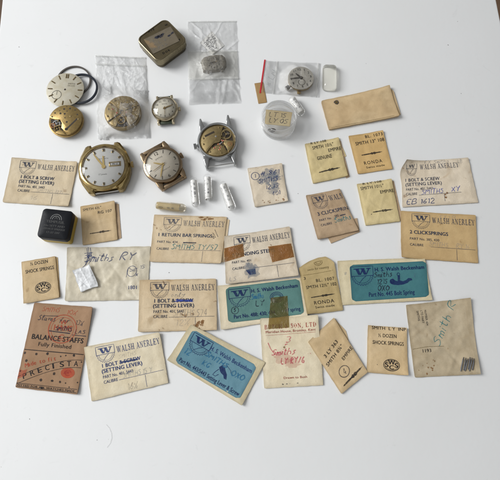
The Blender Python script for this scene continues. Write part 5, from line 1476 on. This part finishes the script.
band(S, 'clear_flap', 'clear_film', .02, .98, .03, .23, .0004); S.sheet('bag_seam', 'seam_film', [(.215, .0), (.235, .0), (.235, 1.0), (.215, 1.0)], .0005, 3, 20); S.sheet('bag_seam', 'seam_film', [(.94, .0), (.955, .0), (.955, 1.0), (.94, 1.0)], .0003, 3, 20)
st, wd = hw_strokes('x LN', random.Random(120), .5, .2); h = .16 * S.H; a0 = R(70)
for q in st: S.path([(.15 + (math.cos(a0) * x - math.sin(a0) * y) * h / S.W, .80 - (math.sin(a0) * x + math.cos(a0) * y) * h / S.H) for x, y in q], .35 * MM, 'pencil', 'handwriting', level=12)
S.finish()

# the shaped crystal next to it
c0 = P(329.6, 77.6, .002); s1 = mpp(329, 78)
X1 = tag(empty('shaped_crystal', (c0.x, c0.y, 0), R(-5)), 'yellowed clear rectangular watch glass beside the red striped bag', 'watch glass')
w_, h_ = 7.0 * s1, 14.2 * s1
def rrect(w_, h_, r, n=7):
    o = []
    for cx, cy, a in ((w_ - r, h_ - r, 0), (-w_ + r, h_ - r, 90), (-w_ + r, -h_ + r, 180), (w_ - r, -h_ + r, 270)):
        o += [(cx + r * math.cos(R(a + 90 * k / n)), cy + r * math.sin(R(a + 90 * k / n))) for k in range(n + 1)]
    return o
def shell(rings):
    V = []; F = []
    for ring, z in rings: V += [(x, y, z) for x, y in ring]
    n = len(rings[0][0])
    for j in range(len(rings) - 1): F += [(j * n + k, j * n + (k + 1) % n, (j + 1) * n + (k + 1) % n, (j + 1) * n + k) for k in range(n)]
    F.append(tuple((len(rings) - 1) * n + k for k in range(n)))
    return V, F
V, F = shell([(rrect(w_, h_, w_ * .55), .0002), (rrect(w_, h_, w_ * .55), .0022), (rrect(w_ * .94, h_ * .965, w_ * .5), .0034), (rrect(w_ * .78, h_ * .87, w_ * .42), .0046), (rrect(w_ * .55, h_ * .72, w_ * .3), .0054), (rrect(w_ * .3, h_ * .5, w_ * .16), .0058)])
mesh_obj('glass_shell', V, F, 'yellowed_crystal', X1, None, 30)
m = MB(); m.tube([(x, y, .0005) for x, y in rrect(w_ * .985, h_ * .99, w_ * .54)], .00028, 6, True); m.build('seat_rim', 'jar_rim_plastic', X1)

# ------------------------------------------------------------------ capsules with rolled papers
def capsule(a, b, wpx, label, shell_mat, roll_mat, text, seed, ink_mat='black_pen', roll=(.12, .86)):
    zc = .5 * wpx * mpp(*a); A, B = P(*a, zc), P(*b, zc); d = B - A; L = d.length; r = zc * .98
    root = tag(empty('glass_capsule', ((A.x + B.x) / 2, (A.y + B.y) / 2, 0), math.atan2(d.y, d.x)), label, 'capsule', 'clear capsules holding rolled papers')
    My = Matrix.Translation((0, 0, zc)) @ Matrix.Rotation(PI / 2, 4, 'Y')
    def cap(r, l0, l1, n=10):
        pr = [(0, l0)] + [(r * math.sin(PI / 2 * k / n), l0 + r - r * math.cos(PI / 2 * k / n)) for k in range(1, n + 1)]
        return pr + [(r * math.sin(PI / 2 * k / n), l1 - r + r * math.cos(PI / 2 * k / n)) for k in range(n, -1, -1)]
    m = MB(); m.lathe(cap(r, -L / 2, L * .12 if False else L / 2), 40, My); m.build('capsule_body', shell_mat, root)
    m = MB(); m.lathe([(r * 1.035, -L * .02), (r * 1.04, L * .04), (r * 1.03, L / 2 - r)] + [(r * 1.03 * math.cos(PI / 2 * k / 8), L / 2 - r + r * 1.04 * math.sin(PI / 2 * k / 8)) for k in range(1, 9)], 40, My); m.build('capsule_cap', shell_mat, root)
    # rolled slip of paper inside, open at its far side
    x0, x1 = -L / 2 + L * roll[0], -L / 2 + L * roll[1]; rr = r * .80; V = []; F = []; n = 26
    for i in range(n + 1):
        t = R(-60 + 300 * i / n); rq = rr * (1 - .12 * i / n)
        for x in (x0, x1): V.append((x + .0004 * noise.noise(Vector((i * .3, x * 100, seed))), rq * math.cos(t), zc + rq * math.sin(t)))
    F = [(2 * i, 2 * i + 1, 2 * i + 3, 2 * i + 2) for i in range(n)]
    g = tag(empty('rolled_paper', root.location, root.rotation_euler.z), text[1], 'paper', 'rolled papers inside the capsules')
    mesh_obj('paper_roll', V, F, roll_mat, g, None, 60, [(.5, .5)] * len(V))
    # writing wrapped on the roll, running along it
    V = []; F = []
    for row, t_ in enumerate(text[0]):
        st, wd = hw_strokes(t_, random.Random(seed + row), .5, .15); Lw = (x1 - x0) * .72; hh = rr * .42
        for q in st:
            k0 = len(V); pp = []
            for x, y in q:
                xx = x0 + (x1 - x0) * .1 + x / wd * Lw; t = R(118 - row * 46) + y * hh / rr; pp.append((xx, t))
            for i, (xx, t) in enumerate(pp):
                a_, b_ = pp[max(i - 1, 0)], pp[min(i + 1, len(pp) - 1)]
                dx, dt = b_[0] - a_[0], (b_[1] - a_[1]) * rr; ln = math.hypot(dx, dt) or 1
                for s_ in (-1, 1):
                    x2, t2 = xx - s_ * dt / ln * .00013, t + s_ * dx / ln * .00013 / rr
                    V.append((x2, (rr + .00012) * math.cos(t2), zc + (rr + .00012) * math.sin(t2)))
            F += [(k0 + 2 * i, k0 + 2 * i + 1, k0 + 2 * i + 3, k0 + 2 * i + 2) for i in range(len(pp) - 1)]
    mesh_obj('handwriting', V, F, ink_mat, g)
    return root


capsule((193.2, 177.4), (196.2, 207.2), 8.6, 'leftmost of the three upright clear capsules below the bronze watch', 'capsule_shell', 'white_card', (('LY SM11', '4251'), 'white rolled slip in the leftmost upright capsule'), 130)
capsule((207.2, 173.8), (208.4, 199.6), 8.6, 'middle one of the three upright clear capsules', 'capsule_shell', 'white_card', (('7E/46', 'LT 48'), 'white rolled slip in the middle upright capsule'), 140, roll=(.16, .99))
capsule((221.6, 181.6), (233.0, 210.6), 9.4, 'rightmost and most slanted of the three upright clear capsules', 'capsule_shell', 'white_card', (('SMITH 121', 'RY 57'), 'white rolled slip in the slanted capsule at right of three'), 150)
capsule((290.6, 97.0), (302.8, 115.2), 9.2, 'clear capsule leaning between the round jar and the red striped bag', 'capsule_shell', 'white_card', (('401 X', 'EX 12'), 'white rolled slip in the capsule beside the jar'), 160)
capsule((155.0, 205.2), (186.0, 208.6), 9.0, 'amber tinted capsule lying sideways above the stained envelope', 'amber_capsule_shell', 'jar_label_paper', (('O 46',), 'tan rolled slip in the sideways amber capsule'), 170, roll=(.06, .80))

# ------------------------------------------------------------------ round jar with a label inside
c0 = P(278.5, 124.5, 0); s1 = mpp(278, 124); Rj = 17.4 * s1
J = tag(empty('round_jar', (c0.x, c0.y, 0)), 'small clear round plastic jar with a thick rim, left of the stamped packets', 'jar')
m = MB(); m.lathe([(0, .0004), (Rj * .90, .0004), (Rj * .96, .0010), (Rj * .96, .0064), (Rj * .90, .0068), (Rj * .90, .0016), (0, .0014)], 72); m.build('jar_base', 'jar_plastic', J)
m = MB(); m.lathe([(Rj * .965, .0052), (Rj * 1.0, .0054), (Rj * 1.0, .0124), (Rj * .975, .0132), (Rj * .93, .0133), (Rj * .90, .0128), (Rj * .90, .0120)], 72); lid = m.build('lid_rim', 'jar_rim_plastic', J)
m = MB(); m.lathe([(0, .0122), (Rj * .92, .0122)], 72); m.build('lid_top', 'jar_plastic', J)
m = MB(); m.lathe([(Rj * .92, .0004), (Rj * 1.0, .0004), (Rj * 1.0, .0016), (Rj * .96, .0018)], 72); m.build('foot_rim', 'jar_rim_plastic', J)
lp = Packet('paper_label', 'yellowed slip with two rows of handwriting inside the round jar', 'label', [(266.0, 109.4), (292.4, 112.4), (290.0, 126.4), (264.6, 123.6)], 'jar_label_paper', .3, (10.2, 10.6, 10.2, 9.8), 29, wr=.1, creases=0, nu=20, nv=14, rough_edge=.12)
lp.hand('LT 15', .14, .44, .80, .30, 'black_pen', w=.5, seed=181); lp.hand('LY.05', .16, .86, .90, .32, 'black_pen', w=.5, seed=182); lp.finish()
c1 = P(271.6, 130.4, .003); m = MB(); m.tube([(.0032 * (1 - k / 70) * math.cos(k * .35), .0018 * (1 - k / 90) * math.sin(k * .35), .0016 + .00003 * k) for k in range(60)], .00032, 6)
tag(m.build('coil_spring', 'dark_steel', None, (c1.x, c1.y, .0009)), 'little dark coiled spring at the bottom of the round jar', 'spring')

# ------------------------------------------------------------------ tin
ct = [P(136.0, 39.2, .0105), P(164.8, 17.2, .0105), P(188.8, 40.6, .0105), P(157.6, 62.6, .0105)]
c0 = sum(ct, Vector()) / 4; d = (ct[2] + ct[1]) / 2 - (ct[0] + ct[3]) / 2; rz = math.atan2(d.y, d.x)
hw = ((ct[1] - ct[0]).length + (ct[2] - ct[3]).length) / 4; hl = ((ct[2] - ct[1]).length + (ct[3] - ct[0]).length) / 4
hx, hy = d.length / 2, (((ct[0] + ct[1]) - (ct[2] + ct[3])) / 2).length / 2
T = tag(empty('square_tin', (c0.x, c0.y, 0), rz), 'old olive brown square tin with rounded corners and a worn label', 'tin')
rr = min(hx, hy) * .36
V, F = shell([(rrect(hx * .93, hy * .93, rr), .0002), (rrect(hx * .955, hy * .955, rr), .0008), (rrect(hx * .955, hy * .955, rr), .0062)]); mesh_obj('tin_base', V, F, 'olive_tin', T, None, 30)
rg = [(rrect(hx * 1.0, hy * 1.0, rr), .0044), (rrect(hx * 1.004, hy * 1.004, rr), .0047), (rrect(hx * 1.0, hy * 1.0, rr), .0050), (rrect(hx, hy, rr), .0096), (rrect(hx * .985, hy * .985, rr * .97), .0103), (rrect(hx * .955, hy * .955, rr * .93), .0106)]
V, F = shell(rg); mesh_obj('lid', V, F[:-1], 'olive_tin_edge', T, None, 30)
V, F = shell([(rrect(hx * .955, hy * .955, rr * .93), .0106), (rrect(hx * .925, hy * .925, rr * .9), .01055), (rrect(hx * .91, hy * .91, rr * .88), .0102), (rrect(hx * .6, hy * .6, rr * .5), .01022)]); mesh_obj('lid_top', V, F, 'olive_tin', T, None, 30)
# the label sits skewed to the tin: place by its own corners
ql = [P(x, y, .0104).to_2d() for x, y in ((143.6, 39.4), (170.6, 26.2), (179.6, 41.0), (153.2, 54.0))]
cT = Vector((c0.x, c0.y, 0)); Mi = Matrix.Rotation(-rz, 4, 'Z')
n = 18; V = []; U = []
SL = Surf(ql, lambda u, v: .01040, None, cT)
def tin_local(S_, u, v, dz): return Mi @ S_.pt(u, v, dz)
V = [tin_local(SL, i / n, j / n, .00004 * noise.noise(Vector((i * .4, j * .4, 2)))) for j in range(n + 1) for i in range(n + 1)]
U = [(i / n, 1 - j / n) for j in range(n + 1) for i in range(n + 1)]
lab = mesh_obj('paper_label', V, [(j * (n + 1) + i, (j + 1) * (n + 1) + i, (j + 1) * (n + 1) + i + 1, j * (n + 1) + i + 1) for j in range(n) for i in range(n)], 'old_label_paper', T, None, 60, U)
SL.pt = lambda u, v, dz=0.0, f=SL: Mi @ (Vector((f.xy(u, v).x, f.xy(u, v).y, .01046 + dz)) - cT)
SL.root = lab
for u, v, r_ in ((.42, .22, 2.0), (.52, .24, 2.6), (.62, .22, 1.6), (.92, .40, 1.5), (.80, .45, 1.3)): SL.dot(u, v, r_, 'black_pen', 'dark_stain', 18, .4, .55)
for k, (t_, u0, v, u1) in enumerate((('n L c n', .18, .62, .86), ('r y o L', .10, .86, .62), ('A c', .10, .38, .28))): SL.hand(t_, u0, v, u1, .14, 'pencil', w=.4, seed=190 + k)
SL.finish()
ST = Surf([P(x, y, .0103).to_2d() for x, y in ((141, 36.5), (165, 25.0), (186, 42.5), (160, 57))], None, None, cT)
ST.pt = lambda u, v, dz=0.0, f=ST: Mi @ (Vector((f.xy(u, v).x, f.xy(u, v).y, .01026 + dz)) - cT)
ST.root = T
def tin_word(body, x, y, h, deg):
    vs, ts, wd = font_mesh(body, .05, 0, 1.5); a = ang((x - 10, y + 10 * math.tan(R(deg)), .0103), (x + 10, y - 10 * math.tan(R(deg)), .0103)); p0 = P(x, y, .0103) - cT
    V = [Mi @ Vector((p0.x + (math.cos(a) * (u - wd / 2) - math.sin(a) * (v - .5)) * h, p0.y + (math.sin(a) * (u - wd / 2) + math.cos(a) * (v - .5)) * h, .01030)) for u, v in vs]
    mesh_obj('lid_lettering', V, ts, 'black_stamp', T)
tin_word('ATE', 151.0, 30.4, .0016, 27); tin_word('W', 166.2, 24.9, .0015, 27); tin_word('DOR', 166.2, 51.6, .0016, 27); tin_word('F', 179.6, 39.6, .0015, 27)

# ------------------------------------------------------------------ black topped box
ct = [P(43.0, 208.4, .012), P(72.4, 211.0, .012), P(68.0, 240.6, .012), P(37.0, 236.6, .012)]
c0 = sum(ct, Vector()) / 4; d = (ct[1] + ct[2] - ct[0] - ct[3]) / 2; e_ = (ct[0] + ct[1] - ct[2] - ct[3]) / 2; rz = math.atan2(d.y, d.x); hx, hy = d.length / 2, e_.length / 2
B = tag(empty('parts_box', (c0.x, c0.y, 0), rz), 'small square box with black lettered lid and yellow base', 'box')
V, F = shell([(rrect(hx * .95, hy * .95, .0018), .0002), (rrect(hx * .99, hy * .99, .0018), .0008), (rrect(hx * .99, hy * .99, .0018), .0070)]); mesh_obj('box_base', V, F, 'yellow_plastic', B, None, 30)
V, F = shell([(rrect(hx * 1.01, hy * 1.01, .0026), .0066), (rrect(hx * 1.01, hy * 1.01, .0026), .0114), (rrect(hx * .985, hy * .985, .0024), .0121), (rrect(hx * .95, hy * .95, .0022), .0123), (rrect(hx * .5, hy * .5, .001), .0123)]); mesh_obj('box_lid', V, F, 'black_plastic', B, None, 30)
lidtop = bpy.data.objects[[o.name for o in B.children if o.name.startswith('box_lid')][0]]
def ringline(r, z, a0, a1, sy=1.0, cy=0.0, w_=.0002):
    V = []
    for k in range(25):
        a = R(a0 + (a1 - a0) * k / 24); V += [((r - w_) * math.cos(a), cy + (r - w_) * math.sin(a) * sy, z), ((r + w_) * math.cos(a), cy + (r + w_) * math.sin(a) * sy, z)]
    return mesh_obj('lid_emblem', V, [(2 * k, 2 * k + 1, 2 * k + 3, 2 * k + 2) for k in range(24)], 'grey_print', lidtop)
ringline(hx * .36, .01234, 0, 180, 1.0, hy * .30); ringline(hx * .24, .01234, 0, 180, 1.0, hy * .30)
word('A', 0, hy * .44, hy * .22, .01234, 'grey_print', lidtop, 'lid_emblem', .02)
for t_, y, h, wd in (('TEMPUSIL', .14, .17, 1.2), ('No SETT AND', -.14, .13, 1.35), ('SERVICE SPRINGS', -.36, .12, 1.45), ('17-37 SW', -.60, .13, .85)): word(t_, 0, hy * y, hy * h, .01234, 'grey_print', lidtop, 'lid_lettering', .015, 0, hx * wd)

# ------------------------------------------------------------------ specks of dust on the table
for k, (x, y, r_) in enumerate(((169, 272.6, .45), (461, 93.5, .35), (448, 45, .5), (457.5, 21.5, .3), (29.5, 419, .35), (97, 440, .3), (19, 47, .4), (298, 193.6, .35))):
    g = P(x, y, 0); m = MB(); r_ *= .75; m.box(-r_ * MM, -r_ * MM * .5, 0, r_ * MM, r_ * MM * .5, r_ * MM * .5, Matrix.Rotation(k * 1.3, 4, 'Z') @ Matrix.Translation((0, 0, .00003)), r_ * MM * .2)
    tag(m.build('dust_speck', 'speck', None, g), 'tiny dark speck of dust on the bare white tabletop', 'speck', 'specks of dust on the tabletop')

g = P(108.6, 436, 0); q = [P(x, y, .00025) - g for x, y in ((106.0, 424.5), (109.2, 428), (111.2, 433), (111.6, 438), (110.2, 443), (106.8, 447.5))]
m = MB(); m.tube(q, .00005, 6); tag(m.build('lint_fibre', 'lint', None, g), 'fine curved grey fibre on the bare tabletop below the lowest cream envelope', 'fibre')
